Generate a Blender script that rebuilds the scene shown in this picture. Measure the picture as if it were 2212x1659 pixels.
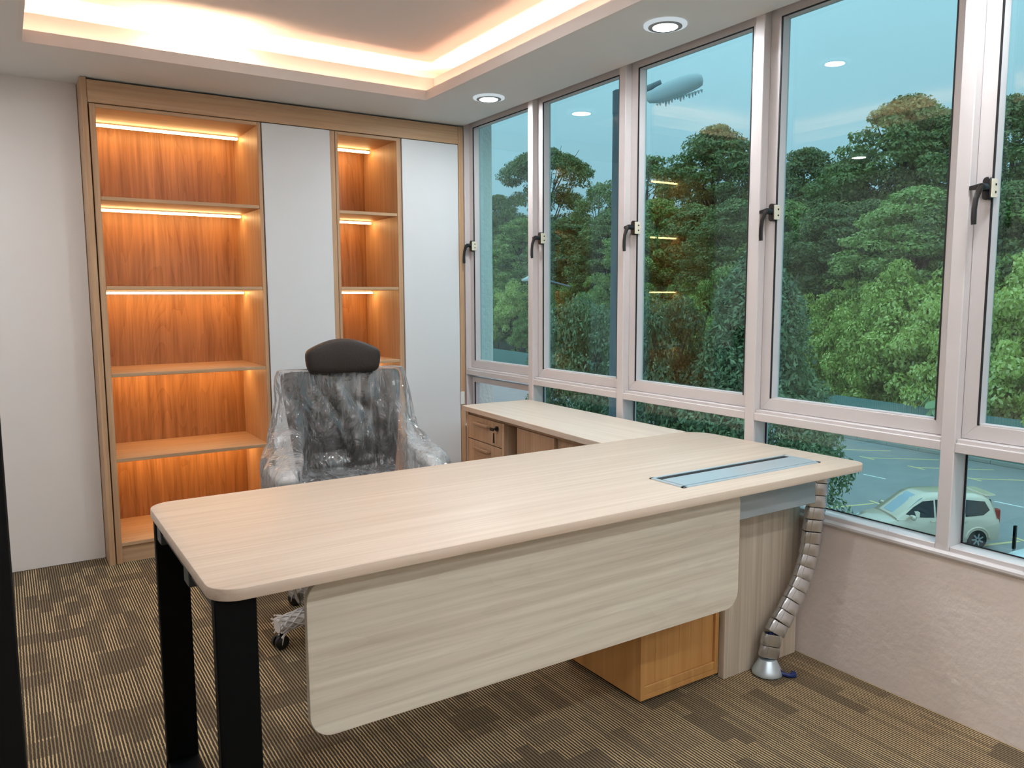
import bpy, bmesh, math, random
import numpy as np
from mathutils import Vector, Matrix, noise as mnoise
for o in list(bpy.data.objects): bpy.data.objects.remove(o)
scene = bpy.context.scene
C = scene.collection
PI = math.pi
random.seed(7)

# ------------------------------------------------------------------ camera
CAMX, CAMY, CAMZ = -2.4224, -4.2627, 1.3236
YAW, PITCH, ROLL = 0.5752, -0.11091, -0.004513
cd = bpy.data.cameras.new('camera'); cam = bpy.data.objects.new('camera', cd); C.objects.link(cam)
cd.sensor_fit = 'HORIZONTAL'; cd.sensor_width = 36.0; cd.lens = 36.0 * 1697.6 / 2212.0
cd.clip_start = 0.02; cd.clip_end = 600
cf = Vector((math.sin(YAW)*math.cos(PITCH), math.cos(YAW)*math.cos(PITCH), math.sin(PITCH)))
cr = Vector((math.cos(YAW), -math.sin(YAW), 0)); cu = cr.cross(cf)
r2 = cr*math.cos(ROLL) + cu*math.sin(ROLL); u2 = -cr*math.sin(ROLL) + cu*math.cos(ROLL)
mw = Matrix((r2, u2, -cf)).transposed().to_4x4(); mw.translation = (CAMX, CAMY, CAMZ)
cam.matrix_world = mw
scene.camera = cam

# ------------------------------------------------------------------ sky (overcast), exposure
SKY_ZENITH = (1.07, 1.47, 1.70)
LAMP_WHITE = 370.0      # downlight lenses
COVE_POWER = 150.0
SHELF_POWER = 25.0
scene.view_settings.view_transform = 'Standard'
scene.view_settings.look = 'None'
scene.view_settings.gamma = 1.0
scene.view_settings.use_curve_mapping = False
scene.view_settings.exposure = 0.10
scene.cycles.max_bounces = 6
scene.cycles.diffuse_bounces = 3
scene.cycles.glossy_bounces = 3
scene.cycles.transmission_bounces = 6
scene.cycles.transparent_max_bounces = 20
scene.cycles.caustics_reflective = False
scene.cycles.caustics_refractive = False
scene.cycles.sample_clamp_indirect = 6.0
scene.cycles.use_denoising = True
scene.cycles.use_adaptive_sampling = True
scene.cycles.adaptive_threshold = 0.02

world = bpy.data.worlds.new('overcast_sky'); scene.world = world; world.use_nodes = True
wt = world.node_tree; wt.nodes.clear()
def N(t, typ, **kw):
    n = t.nodes.new(typ)
    for k, v in kw.items(): setattr(n, k, v)
    return n
def L(t, a, ao, b, bi): t.links.new(a.outputs[ao], b.inputs[bi])
def math_(t, op, a, b=None, c=None):
    n = N(t, 'ShaderNodeMath', operation=op)
    for i, v in enumerate((a, b, c)):
        if v is None: continue
        if isinstance(v, (int, float)): n.inputs[i].default_value = v
        else: t.links.new(v, n.inputs[i])
    return n.outputs[0]
tc = N(wt, 'ShaderNodeTexCoord'); sp = N(wt, 'ShaderNodeSeparateXYZ'); L(wt, tc, 'Generated', sp, 0)
up = math_(wt, 'MAXIMUM', sp.outputs[2], 0.0)
fac = math_(wt, 'DIVIDE', math_(wt, 'ADD', math_(wt, 'MULTIPLY', up, 2.0), 1.0), 3.0)
nz = N(wt, 'ShaderNodeTexNoise'); nz.inputs['Scale'].default_value = 3.0; nz.inputs['Detail'].default_value = 3
L(wt, tc, 'Generated', nz, 'Vector')
cl = math_(wt, 'ADD', math_(wt, 'MULTIPLY', nz.outputs[0], 0.32), 0.84)
st = math_(wt, 'MULTIPLY', fac, cl)
bg = N(wt, 'ShaderNodeBackground'); bg.inputs[0].default_value = (*SKY_ZENITH, 1); wt.links.new(st, bg.inputs[1])
wo = N(wt, 'ShaderNodeOutputWorld'); L(wt, bg, 0, wo, 0)

# ------------------------------------------------------------------ helpers
def srgb(r, g, b):
    f = lambda v: (v/255/12.92) if v/255 <= .04045 else ((v/255+.055)/1.055)**2.4
    return (f(r), f(g), f(b), 1)

def mat(name, col, rough=.6, metal=0., spec=.5, emit=None, estr=0., bump=None, coat=0.):
    m = bpy.data.materials.new(name); m.use_nodes = True; t = m.node_tree
    b = t.nodes['Principled BSDF']
    b.inputs['Base Color'].default_value = col
    b.inputs['Roughness'].default_value = rough; b.inputs['Metallic'].default_value = metal
    b.inputs['Specular IOR Level'].default_value = spec
    b.inputs['Coat Weight'].default_value = coat
    if emit:
        b.inputs['Emission Color'].default_value = emit; b.inputs['Emission Strength'].default_value = estr
    # faint procedural variation + fine relief, so no surface is dead flat
    tc = N(t, 'ShaderNodeTexCoord'); nz = N(t, 'ShaderNodeTexNoise')
    sc, st, var = bump or (40., .02, .03)
    nz.inputs['Scale'].default_value = sc; nz.inputs['Detail'].default_value = 3
    L(t, tc, 'Object', nz, 'Vector')
    if st >= .1:
        bp = N(t, 'ShaderNodeBump'); bp.inputs['Strength'].default_value = st; bp.inputs['Distance'].default_value = .01
        L(t, nz, 0, bp, 'Height'); L(t, bp, 0, b, 'Normal')
    if var and not emit:
        nz2 = N(t, 'ShaderNodeTexNoise'); nz2.inputs['Scale'].default_value = sc*.12; nz2.inputs['Detail'].default_value = 1.5
        L(t, tc, 'Object', nz2, 'Vector')
        mr = N(t, 'ShaderNodeMapRange'); mr.inputs['To Min'].default_value = 1-var; mr.inputs['To Max'].default_value = 1+var
        L(t, nz2, 0, mr, 'Value')
        mx = N(t, 'ShaderNodeMix', data_type='RGBA', blend_type='MULTIPLY'); mx.inputs['Factor'].default_value = 1
        mx.inputs[6].default_value = col
        L(t, mr, 0, mx, 7); L(t, mx, 2, b, 'Base Color')
    return m

def wood(name, light, dark, axis, fine=55., lon=1.6, rough=.45, cath=0., mid=.5, bump=.04):
    m = bpy.data.materials.new(name); m.use_nodes = True; t = m.node_tree; b = t.nodes['Principled BSDF']
    tc = N(t, 'ShaderNodeTexCoord'); mp = N(t, 'ShaderNodeMapping')
    s = [fine]*3; s[axis] = lon; mp.inputs['Scale'].default_value = s
    L(t, tc, 'Object', mp, 'Vector')
    n1 = N(t, 'ShaderNodeTexNoise'); n1.inputs['Scale'].default_value = 1.0; n1.inputs['Detail'].default_value = 4
    n1.inputs['Roughness'].default_value = .65; n1.inputs['Distortion'].default_value = .4
    L(t, mp, 0, n1, 'Vector')
    mp2 = N(t, 'ShaderNodeMapping'); s2 = [fine*.13]*3; s2[axis] = lon*.45; mp2.inputs['Scale'].default_value = s2
    L(t, tc, 'Object', mp2, 'Vector')
    n2 = N(t, 'ShaderNodeTexNoise'); n2.inputs['Scale'].default_value = 1.; n2.inputs['Detail'].default_value = 2; n2.inputs['Distortion'].default_value = .8
    L(t, mp2, 0, n2, 'Vector')
    # cathedral arches: contour lines of the low-frequency noise
    ring = math_(t, 'FRACT', math_(t, 'MULTIPLY', n2.outputs[0], 14.0))
    ring = math_(t, 'POWER', ring, 3.0)
    v = math_(t, 'ADD', math_(t, 'MULTIPLY', n1.outputs[0], .75), math_(t, 'MULTIPLY', n2.outputs[0], .35))
    v = math_(t, 'ADD', v, math_(t, 'MULTIPLY', ring, cath))
    rp = N(t, 'ShaderNodeValToRGB'); e = rp.color_ramp.elements
    e[0].position = mid-.18; e[0].color = light; e[1].position = mid+.28; e[1].color = dark
    t.links.new(v, rp.inputs[0]); L(t, rp, 0, b, 'Base Color')
    b.inputs['Roughness'].default_value = rough
    return m

def emis(name, col, strength):
    m = bpy.data.materials.new(name); m.use_nodes = True; t = m.node_tree; t.nodes.clear()
    e = N(t, 'ShaderNodeEmission'); e.inputs[0].default_value = col; e.inputs[1].default_value = strength
    o = N(t, 'ShaderNodeOutputMaterial'); L(t, e, 0, o, 0)
    return m

def glass(name, tint, refl=1.0):
    m = bpy.data.materials.new(name); m.use_nodes = True; t = m.node_tree; t.nodes.clear()
    geo = N(t, 'ShaderNodeNewGeometry')
    dt = N(t, 'ShaderNodeVectorMath', operation='DOT_PRODUCT'); L(t, geo, 'Incoming', dt, 0); L(t, geo, 'Normal', dt, 1)
    c = math_(t, 'ABSOLUTE', dt.outputs['Value'])
    f = math_(t, 'POWER', math_(t, 'SUBTRACT', 1.0, c), 5.0)
    f = math_(t, 'MULTIPLY', math_(t, 'ADD', math_(t, 'MULTIPLY', f, .95), .05), refl)
    tr = N(t, 'ShaderNodeBsdfTransparent'); tr.inputs[0].default_value = (*tint, 1)
    gl = N(t, 'ShaderNodeBsdfGlossy'); gl.inputs['Roughness'].default_value = 0.0
    mx = N(t, 'ShaderNodeMixShader'); t.links.new(f, mx.inputs[0]); L(t, tr, 0, mx, 1); L(t, gl, 0, mx, 2)
    o = N(t, 'ShaderNodeOutputMaterial'); L(t, mx, 0, o, 0)
    return m

def meshobj(name, bm, m, parent=None, local=False, smooth=False, auto=None):
    if parent is not None and not local:
        bmesh.ops.translate(bm, verts=bm.verts, vec=-wloc(parent))
    me = bpy.data.meshes.new(name); bm.normal_update(); bm.to_mesh(me); bm.free()
    if isinstance(m, (list, tuple)):
        for k in m: me.materials.append(k)
    else: me.materials.append(m)
    if smooth:
        me.polygons.foreach_set('use_smooth', [True]*len(me.polygons))
        if auto is not None: me.set_sharp_from_angle(angle=math.radians(auto))
    o = bpy.data.objects.new(name, me); C.objects.link(o)
    if parent is not None: o.parent = parent
    return o
def wloc(o):
    v = Vector((0, 0, 0))
    while o is not None: v += o.location; o = o.parent
    return v
def tag(o, label, cat, group=None, kind=None):
    o['label'] = label; o['category'] = cat
    if group: o['group'] = group
    if kind: o['kind'] = kind
    return o
def thing(name, label, cat, loc=(0, 0, 0), rz=0., group=None, kind=None):
    o = bpy.data.objects.new(name, None); C.objects.link(o); o.empty_display_size = .1
    o.location = loc; o.rotation_euler = (0, 0, rz)
    return tag(o, label, cat, group, kind)
def addbox(bm, x0, x1, y0, y1, z0, z1, bev=0., seg=1):
    r = bmesh.ops.create_cube(bm, size=1.0)
    vs = r['verts']
    for v in vs: v.co = Vector((x0+(v.co.x+.5)*(x1-x0), y0+(v.co.y+.5)*(y1-y0), z0+(v.co.z+.5)*(z1-z0)))
    if bev > 0:
        es = list({e for v in vs for e in v.link_edges})
        bmesh.ops.bevel(bm, geom=es, offset=bev, segments=seg, affect='EDGES', profile=.5, clamp_overlap=True)
def box(name, b, m, parent=None, bev=.0015, seg=1, local=False):
    bm = bmesh.new(); addbox(bm, *b, bev=bev, seg=seg)
    return meshobj(name, bm, m, parent, local)
def boxes(name, bs, m, parent=None, bev=.001, local=False):
    bm = bmesh.new()
    for b in bs: addbox(bm, *b, bev=bev)
    return meshobj(name, bm, m, parent, local)
def rpoly(pts, rad, seg=7):
    out = []; n = len(pts)
    if not isinstance(rad, (list, tuple)): rad = [rad]*n
    for i in range(n):
        p0, p1, p2 = Vector(pts[i-1]), Vector(pts[i]), Vector(pts[(i+1) % n]); r = rad[i]
        if r <= 0: out.append(tuple(p1)); continue
        a = (p0-p1).normalized(); b = (p2-p1).normalized(); ang = a.angle(b); d = r/math.tan(ang/2)
        c = p1 + (a+b).normalized()*(r/math.sin(ang/2)); s = p1+a*d-c; e = p1+b*d-c
        a0 = math.atan2(s.y, s.x); da = math.atan2(e.y, e.x)-a0
        da = (da+PI) % (2*PI)-PI
        for k in range(seg+1):
            t_ = a0+da*k/seg; out.append((c.x+r*math.cos(t_), c.y+r*math.sin(t_)))
    return out
def addprism(bm, outline, lo, hi, axis=2, bev=0., seg=1):
    """outline in the two axes other than `axis`, in cyclic order (axis 2: xy, axis 1: xz, axis 0: yz)"""
    def P(p, h):
        return {2: (p[0], p[1], h), 1: (p[0], h, p[1]), 0: (h, p[0], p[1])}[axis]
    a = [bm.verts.new(P(p, lo)) for p in outline]; b = [bm.verts.new(P(p, hi)) for p in outline]
    fa = bm.faces.new(a); fb = bm.faces.new(list(reversed(b))); n = len(outline)
    side = [bm.faces.new((a[i], b[i], b[(i+1) % n], a[(i+1) % n])) for i in range(n)]
    bmesh.ops.recalc_face_normals(bm, faces=[fa, fb]+side)
    if bev > 0:
        es = list(fa.edges)+list(fb.edges)
        bmesh.ops.bevel(bm, geom=es, offset=bev, segments=seg, affect='EDGES', profile=.5, clamp_overlap=True)
def prism(name, outline, lo, hi, m, parent=None, axis=2, bev=.0, seg=1, local=False, smooth=False):
    bm = bmesh.new(); addprism(bm, outline, lo, hi, axis, bev, seg)
    return meshobj(name, bm, m, parent, local, smooth, 35 if smooth else None)
def addtube(bm, pts, rad, n=10, cap=True, squash=None):
    pts = [Vector(p) for p in pts]; rings = []
    if not isinstance(rad, (list, tuple)): rad = [rad]*len(pts)
    ref = None
    for i, p in enumerate(pts):
        d = (pts[min(i+1, len(pts)-1)]-pts[max(i-1, 0)]).normalized()
        if ref is None:
            ref = Vector((0, 0, 1)) if abs(d.z) < .9 else Vector((1, 0, 0))
        u = (ref-d*ref.dot(d)).normalized(); v = d.cross(u); ref = u
        k = squash or 1.
        rings.append([bm.verts.new(p+(u*math.cos(2*PI*j/n)+v*math.sin(2*PI*j/n)*k)*rad[i]) for j in range(n)])
    for a, b in zip(rings, rings[1:]):
        for j in range(n): bm.faces.new((a[j], a[(j+1) % n], b[(j+1) % n], b[j]))
    if cap:
        bm.faces.new(list(reversed(rings[0]))); bm.faces.new(rings[-1])
def tube(name, pts, rad, m, parent=None, n=10, local=False, squash=None):
    bm = bmesh.new(); addtube(bm, pts, rad, n, True, squash)
    bmesh.ops.recalc_face_normals(bm, faces=bm.faces)
    return meshobj(name, bm, m, parent, local, True, 50)
def addlathe(bm, prof, c, n=24, axis=2):
    c = Vector(c); rings = []
    for r, h in prof:
        ring = []
        for j in range(n):
            a = 2*PI*j/n; p = (r*math.cos(a), r*math.sin(a), h)
            if axis == 1: p = (p[0], p[2], p[1])
            if axis == 0: p = (p[2], p[0], p[1])
            ring.append(bm.verts.new(c+Vector(p)))
        rings.append(ring)
    for a, b in zip(rings, rings[1:]):
        for j in range(n): bm.faces.new((a[j], a[(j+1) % n], b[(j+1) % n], b[j]))
    bm.faces.new(list(reversed(rings[0]))); bm.faces.new(rings[-1])
    bmesh.ops.recalc_face_normals(bm, faces=bm.faces)
def lathe(name, prof, c, m, parent=None, n=24, axis=2, local=False):
    bm = bmesh.new(); addlathe(bm, prof, c, n, axis)
    return meshobj(name, bm, m, parent, local, True, 40)
def addloft(bm, rings, close_ends=True):
    vr = [[bm.verts.new(p) for p in r] for r in rings]; n = len(vr[0])
    for a, b in zip(vr, vr[1:]):
        for j in range(n): bm.faces.new((a[j], a[(j+1) % n], b[(j+1) % n], b[j]))
    if close_ends:
        bm.faces.new(list(reversed(vr[0]))); bm.faces.new(vr[-1])
    bmesh.ops.recalc_face_normals(bm, faces=bm.faces)
def copy_tree(o, parent=None):
    c = o.copy(); C.objects.link(c); c.parent = parent
    for ch in list(o.children): copy_tree(ch, c)
    return c
def setkind(o, label, kind='structure', cat=None):
    o['kind'] = kind; o['label'] = label
    if cat: o['category'] = cat
    return o

# ------------------------------------------------------------------ materials
M = {}
M['wall'] = mat('white_plaster', srgb(236, 228, 223), .85, spec=.2, bump=(55, .05, .02))
M['plaster'] = mat('rough_cream_plaster', srgb(228, 214, 206), .85, spec=.2, bump=(28, .35, .05))
M['ceil'] = mat('ceiling_paint', srgb(236, 235, 233), .9, spec=.15, bump=(60, .02, .01))
M['lip'] = mat('cove_paint', srgb(238, 232, 228), .9, spec=.15, bump=(60, .02, .01))
M['alu'] = mat('powder_coated_aluminium', srgb(210, 203, 202), .38, spec=.5, bump=(90, .01, .02))
M['gasket'] = mat('black_rubber', srgb(18, 18, 20), .6)
M['glass'] = glass('teal_tinted_glass', (.765, .935, .94), 1.0)
M['clear'] = glass('clear_glass', (.97, .98, .98), .8)
M['blackplastic'] = mat('black_gloss_plastic', srgb(16, 16, 18), .28, spec=.5)
M['cream'] = mat('cream_plastic', srgb(228, 218, 195), .5)
M['oak'] = wood('oak_laminate_horizontal', srgb(210, 174, 136), srgb(176, 138, 102), 0, 60, 1.8, .5)
M['oakv'] = wood('oak_laminate_vertical', srgb(208, 172, 134), srgb(172, 134, 100), 2, 60, 1.8, .5)
M['oakback'] = wood('cherry_back_panel', srgb(196, 142, 92), srgb(134, 86, 48), 2, 42, 1.5, .42, cath=.10, mid=.52)
M['ash'] = wood('pale_ash_laminate_along', srgb(221, 202, 184), srgb(194, 171, 149), 0, 70, 1.2, .42)
M['ashret'] = wood('pale_ash_return_sky_sheen', srgb(228, 214, 198), srgb(206, 187, 168), 1, 70, 1.2, .36)  # lighter than the desk top: sky reflection is in the colour
M['ashgrey'] = wood('grey_ash_modesty', srgb(226, 216, 199), srgb(186, 172, 153), 0, 52, 1.3, .42, cath=.05)
M['ashv'] = wood('grey_ash_vertical', srgb(212, 198, 180), srgb(168, 150, 130), 2, 70, 1.3, .45)
M['beechv'] = wood('tan_cabinet_front', srgb(206, 176, 146), srgb(170, 138, 108), 2, 90, 2., .45)
M['beechedge'] = wood('tan_edge_band', srgb(186, 146, 112), srgb(158, 118, 86), 1, 60, 2., .45)
M['honey'] = wood('honey_block_wood', srgb(212, 160, 98), srgb(176, 122, 66), 2, 22, .8, .45)
M['whitedoor'] = mat('white_satin_door', srgb(226, 226, 226), .35, spec=.45, bump=(50, .01, .01))
M['blacksteel'] = mat('black_powder_steel', srgb(5, 6, 8), .6, spec=.12)
M['greysteel'] = mat('grey_steel_bracket', srgb(62, 66, 68), .45, metal=.2)
M['darkhole'] = mat('dark_cavity_shade', srgb(22, 20, 18), .8)  # near-black stands in for the shade inside slot and holes
M['silver'] = mat('anodised_aluminium', srgb(196, 208, 214), .32, metal=.55, bump=(120, .01, .02))
M['silverplastic'] = mat('silver_link_plastic', srgb(190, 190, 192), .22, metal=.85, bump=(60, .01, .02))
M['greyacrylic'] = mat('grey_gloss_beam', srgb(150, 158, 160), .12, spec=.6)
M['bluecable'] = mat('blue_cable', srgb(16, 40, 96), .4)
M['chairfab'] = mat('dark_brown_leather', srgb(40, 34, 30), .5, spec=.4, bump=(140, .12, .06))
M['chairplastic'] = mat('chair_black_plastic', srgb(24, 24, 25), .45)
M['foam'] = mat('white_foam_net', srgb(232, 226, 222), .8)
M['door'] = mat('black_door_paint', srgb(7, 6, 6), .6, spec=.1)
M['lens'] = emis('downlight_lens', (.90, .96, 1., 1), LAMP_WHITE)
M['rimglow'] = emis('downlight_glass_rim', (.85, .95, 1., 1), .62)
M['rimglow'].cycles.emission_sampling = 'NONE'
M['bezel'] = mat('grey_downlight_bezel', srgb(150, 150, 152), .5)
M['cove'] = emis('warm_cove_led', (1., .56, .36, 1), COVE_POWER*.50)
M['covehot'] = emis('warm_cove_led_bright', (1., .66, .42, 1), COVE_POWER*.8)
M['covelow'] = emis('warm_cove_led_low', (1., .56, .37, 1), COVE_POWER*.24)
M['shelfled'] = emis('warm_shelf_led', (1., .60, .25, 1), SHELF_POWER)
M['keymetal'] = mat('dark_key', srgb(20, 18, 18), .35, metal=.3)
M['handlebrown'] = mat('brown_pull_handle', srgb(166, 136, 110), .45)
M['switch'] = mat('white_switch_plastic', srgb(235, 232, 226), .4)

def carpet_mat():
    m = bpy.data.materials.new('striped_loop_carpet'); m.use_nodes = True; t = m.node_tree; b = t.nodes['Principled BSDF']
    g = N(t, 'ShaderNodeNewGeometry'); s = N(t, 'ShaderNodeSeparateXYZ'); L(t, g, 'Position', s, 0)
    X, Y = s.outputs[0], s.outputs[1]
    wob = N(t, 'ShaderNodeTexNoise'); wob.inputs['Scale'].default_value = 60; L(t, g, 'Position', wob, 'Vector')
    Xw = math_(t, 'ADD', X, math_(t, 'MULTIPLY', math_(t, 'SUBTRACT', wob.outputs[0], .5), .004))
    sx = math_(t, 'DIVIDE', Xw, .0098)
    tri = math_(t, 'PINGPONG', sx, .5)                      # 0..0.5
    mr = N(t, 'ShaderNodeMapRange', interpolation_type='SMOOTHSTEP'); mr.inputs['From Min'].default_value = .25; mr.inputs['From Max'].default_value = .36
    t.links.new(tri, mr.inputs['Value']); stripe = mr.outputs[0]
    def blocks(wx, wy, seed, thr_lo, thr_hi):
        col = math_(t, 'FLOOR', math_(t, 'DIVIDE', math_(t, 'ADD', X, seed), wx))
        w1 = N(t, 'ShaderNodeTexWhiteNoise', noise_dimensions='1D'); t.links.new(col, w1.inputs['W'])
        row = math_(t, 'FLOOR', math_(t, 'DIVIDE', math_(t, 'ADD', Y, math_(t, 'MULTIPLY', w1.outputs[0], wy*3)), wy))
        cb = N(t, 'ShaderNodeCombineXYZ'); t.links.new(col, cb.inputs[0]); t.links.new(row, cb.inputs[1]); cb.inputs[2].default_value = seed
        w2 = N(t, 'ShaderNodeTexWhiteNoise', noise_dimensions='3D'); L(t, cb, 0, w2, 'Vector')
        mr = N(t, 'ShaderNodeMapRange', interpolation_type='SMOOTHSTEP'); mr.inputs['From Min'].default_value = thr_lo; mr.inputs['From Max'].default_value = thr_hi
        t.links.new(w2.outputs[0], mr.inputs['Value']); return mr.outputs[0]
    a = blocks(.049, .17, 3.1, .04, .40)
    bb = blocks(.147, .10, 9.7, .02, .16)
    c = blocks(.0196, .26, 5.3, .0, .55)
    amp = math_(t, 'MULTIPLY', math_(t, 'MULTIPLY', a, bb), math_(t, 'ADD', math_(t, 'MULTIPLY', c, .55), .45))
    amp = math_(t, 'ADD', math_(t, 'MULTIPLY', amp, .64), .36)
    fine = N(t, 'ShaderNodeTexNoise'); fine.inputs['Scale'].default_value = 420; fine.inputs['Detail'].default_value = 2; L(t, g, 'Position', fine, 'Vector')
    k = math_(t, 'MULTIPLY', math_(t, 'MULTIPLY', stripe, amp), math_(t, 'ADD', math_(t, 'MULTIPLY', fine.outputs[0], .7), .65))
    mx = N(t, 'ShaderNodeMix', data_type='RGBA'); mx.inputs[6].default_value = srgb(78, 68, 58); mx.inputs[7].default_value = srgb(216, 188, 142)
    t.links.new(k, mx.inputs['Factor'])
    mx2 = N(t, 'ShaderNodeMix', data_type='RGBA', blend_type='MULTIPLY'); mx2.inputs['Factor'].default_value = .6
    L(t, mx, 2, mx2, 6); L(t, fine, 'Color', mx2, 7)
    mr2 = N(t, 'ShaderNodeMapRange'); mr2.inputs['To Min'].default_value = .6; mr2.inputs['To Max'].default_value = 1.35; L(t, fine, 0, mr2, 'Value'); L(t, mr2, 0, mx2, 7)
    L(t, mx2, 2, b, 'Base Color'); b.inputs['Roughness'].default_value = .95; b.inputs['Specular IOR Level'].default_value = .1
    bp = N(t, 'ShaderNodeBump'); bp.inputs['Strength'].default_value = .5; bp.inputs['Distance'].default_value = .003
    t.links.new(math_(t, 'ADD', fine.outputs[0], math_(t, 'MULTIPLY', stripe, .6)), bp.inputs['Height']); L(t, bp, 0, b, 'Normal')
    return m
M['carpet'] = carpet_mat()
M['screed'] = mat('floor_screed', srgb(58, 50, 44), .95)

# ------------------------------------------------------------------ room shell
XL, YF, YB, ZC = -3.40, -6.30, 0.16, 2.35
fl = box('floor', (XL-.1, .10, YF-.1, .62, -.20, -.006), M['screed'], bev=0)
setkind(fl, 'brown carpet tile floor with tan pinstripes', cat='floor')
ts = .50; proto_me = None; k = 0
for ix in range(8):
    for iy in range(14):
        x1 = -.0-ix*ts; x0 = max(x1-ts, XL); y1 = YB-iy*ts; y0 = max(y1-ts, YF)
        if x1 <= XL+.01 or y1 <= YF+.01: continue
        if abs(x1-x0-ts) < 1e-4 and abs(y1-y0-ts) < 1e-4:
            if proto_me is None:
                bm = bmesh.new(); addbox(bm, -ts/2+.0006, ts/2-.0006, -ts/2+.0006, ts/2-.0006, -.006, 0., bev=.0012)
                proto_me = bpy.data.meshes.new('carpet_tile'); bm.to_mesh(proto_me); bm.free(); proto_me.materials.append(M['carpet'])
            o = bpy.data.objects.new('carpet_tile', proto_me); C.objects.link(o); o.location = ((x0+x1)/2, (y0+y1)/2, 0); o.parent = fl
        else:
            box('carpet_tile', (x0+.0006, x1-.0006, y0+.0006, y1-.0006, -.006, 0.), M['carpet'], fl, bev=.0012)

o = box('wall_back', (XL-.1, -2.046, YB, .62, -.0, 2.9), M['wall'], bev=.002); setkind(o, 'white plaster wall beside the bookcase', cat='wall')
o = box('wall_rear', (-2.046, .0, .53, .62, -.0, 2.9), M['wall'], bev=0); setkind(o, 'wall hidden behind the fitted bookcase', cat='wall')
o = box('wall_left', (XL-.1, XL, YF-.1, YB, 0., 2.9), M['wall'], bev=0); setkind(o, 'white plaster side wall behind the black door', cat='wall')
o = box('wall_front', (XL, .10, YF-.1, YF, 0., 2.9), M['wall'], bev=0); setkind(o, 'white plaster wall behind the viewer', cat='wall')
wr = box('wall_right', (0., .13, YF, .62, -.2, .515), M['plaster'], bev=.004, seg=2); setkind(wr, 'low cream plaster wall under the windows', cat='wall')
o = box('wall_window_end', (0., .13, YF, -4.535, .515, 2.9), M['plaster'], bev=0); setkind(o, 'plaster wall past the last window', cat='wall')
# ceiling ring with the tray opening
TX0, TX1, TY0, TY1 = -2.28, -.475, -4.00, -.442
cg = .24; ZU = 2.565; g1 = .09; lipz = 2.398; z2 = 2.492; lt = .018
bm = bmesh.new()
for b in ((XL, TX0-lt, YF, .53), (TX1+lt, 0., YF, .53), (TX0-lt, TX1+lt, TY1+lt, .53), (TX0-lt, TX1+lt, YF, TY0-lt)):
    addbox(bm, b[0], b[1], b[2], b[3], ZC, ZC+.02)
bmesh.ops.remove_doubles(bm, verts=bm.verts, dist=1e-5)
ce = meshobj('ceiling', bm, M['ceil']); setkind(ce, 'grey-white lower ceiling around the lit tray', cat='ceiling')
def ring_boxes(o0, o1, za, zb):
    """closed rectangular ring between offsets o0 and o1 outside the tray opening"""
    X0, X1, Y0, Y1 = TX0, TX1, TY0, TY1
    return [(X0-o1, X0-o0, Y0-o1, Y1+o1, za, zb), (X1+o0, X1+o1, Y0-o1, Y1+o1, za, zb),
            (X0-o0, X1+o0, Y1+o0, Y1+o1, za, zb), (X0-o0, X1+o0, Y0-o1, Y0-o0, za, zb)]
boxes('tray_lip', ring_boxes(0., lt, ZC-.0004, lipz), M['lip'], ce, bev=0)
boxes('tray_ledge', ring_boxes(lt, g1+lt, ZC+.001, ZC+.014), M['lip'], ce, bev=0)
boxes('cove_fascia', ring_boxes(g1, g1+lt, ZC+.014, z2), M['lip'], ce, bev=0)
boxes('cove_floor', ring_boxes(g1+lt, cg+.02, lipz+.01, lipz+.03), M['lip'], ce, bev=0)
boxes('cove_wall', ring_boxes(cg, cg+.02, lipz+.03, ZU), M['lip'], ce, bev=0)
box('tray_ceiling', (TX0-cg-.02, TX1+cg+.02, TY0-cg-.02, TY1+cg+.02, ZU, ZU+.02), M['lip'], ce, bev=0)
box('ceiling_slab', (XL-.1, .6, YF-.1, .62, 2.80, 2.95), M['ceil'], ce, bev=0)
# warm led strips lie behind the inner fascia; one bunched length lies on the lower ledge
def ledstrip(a, b, m, z):
    bm = bmesh.new(); addbox(bm, a[0], b[0], a[1], b[1], z, z+.008)
    return meshobj('cove_led_strip', bm, m, ce)
e = .135; w = .012; zl = lipz+.031
ledstrip((TX0-.09, TY1+e), (TX1+.09, TY1+e+w), M['cove'], zl)
ledstrip((TX1+e, TY0-.09), (TX1+e+w, TY1+.09), M['cove'], zl)
ledstrip((TX0-e-w, TY0-.09), (TX0-e, TY1+.09), M['cove'], zl)
ledstrip((TX0-.09, TY0-e-w), (TX1+.09, TY0-e), M['cove'], zl)
for a, b in (((TX0-.03, TY1+.024), (TX1+.03, TY1+.032)), ((TX1+.024, TY0-.03), (TX1+.032, TY1+.03)), ((TX0-.032, TY0-.03), (TX0-.024, TY1+.03)), ((TX0-.03, TY0-.032), (TX1+.03, TY0-.024))):
    ledstrip(a, b, M['covelow'], ZC+.015)
ledstrip((-1.78, TY1+.034), (-1.38, TY1+.050), M['covehot'], ZC+.015)

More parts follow.
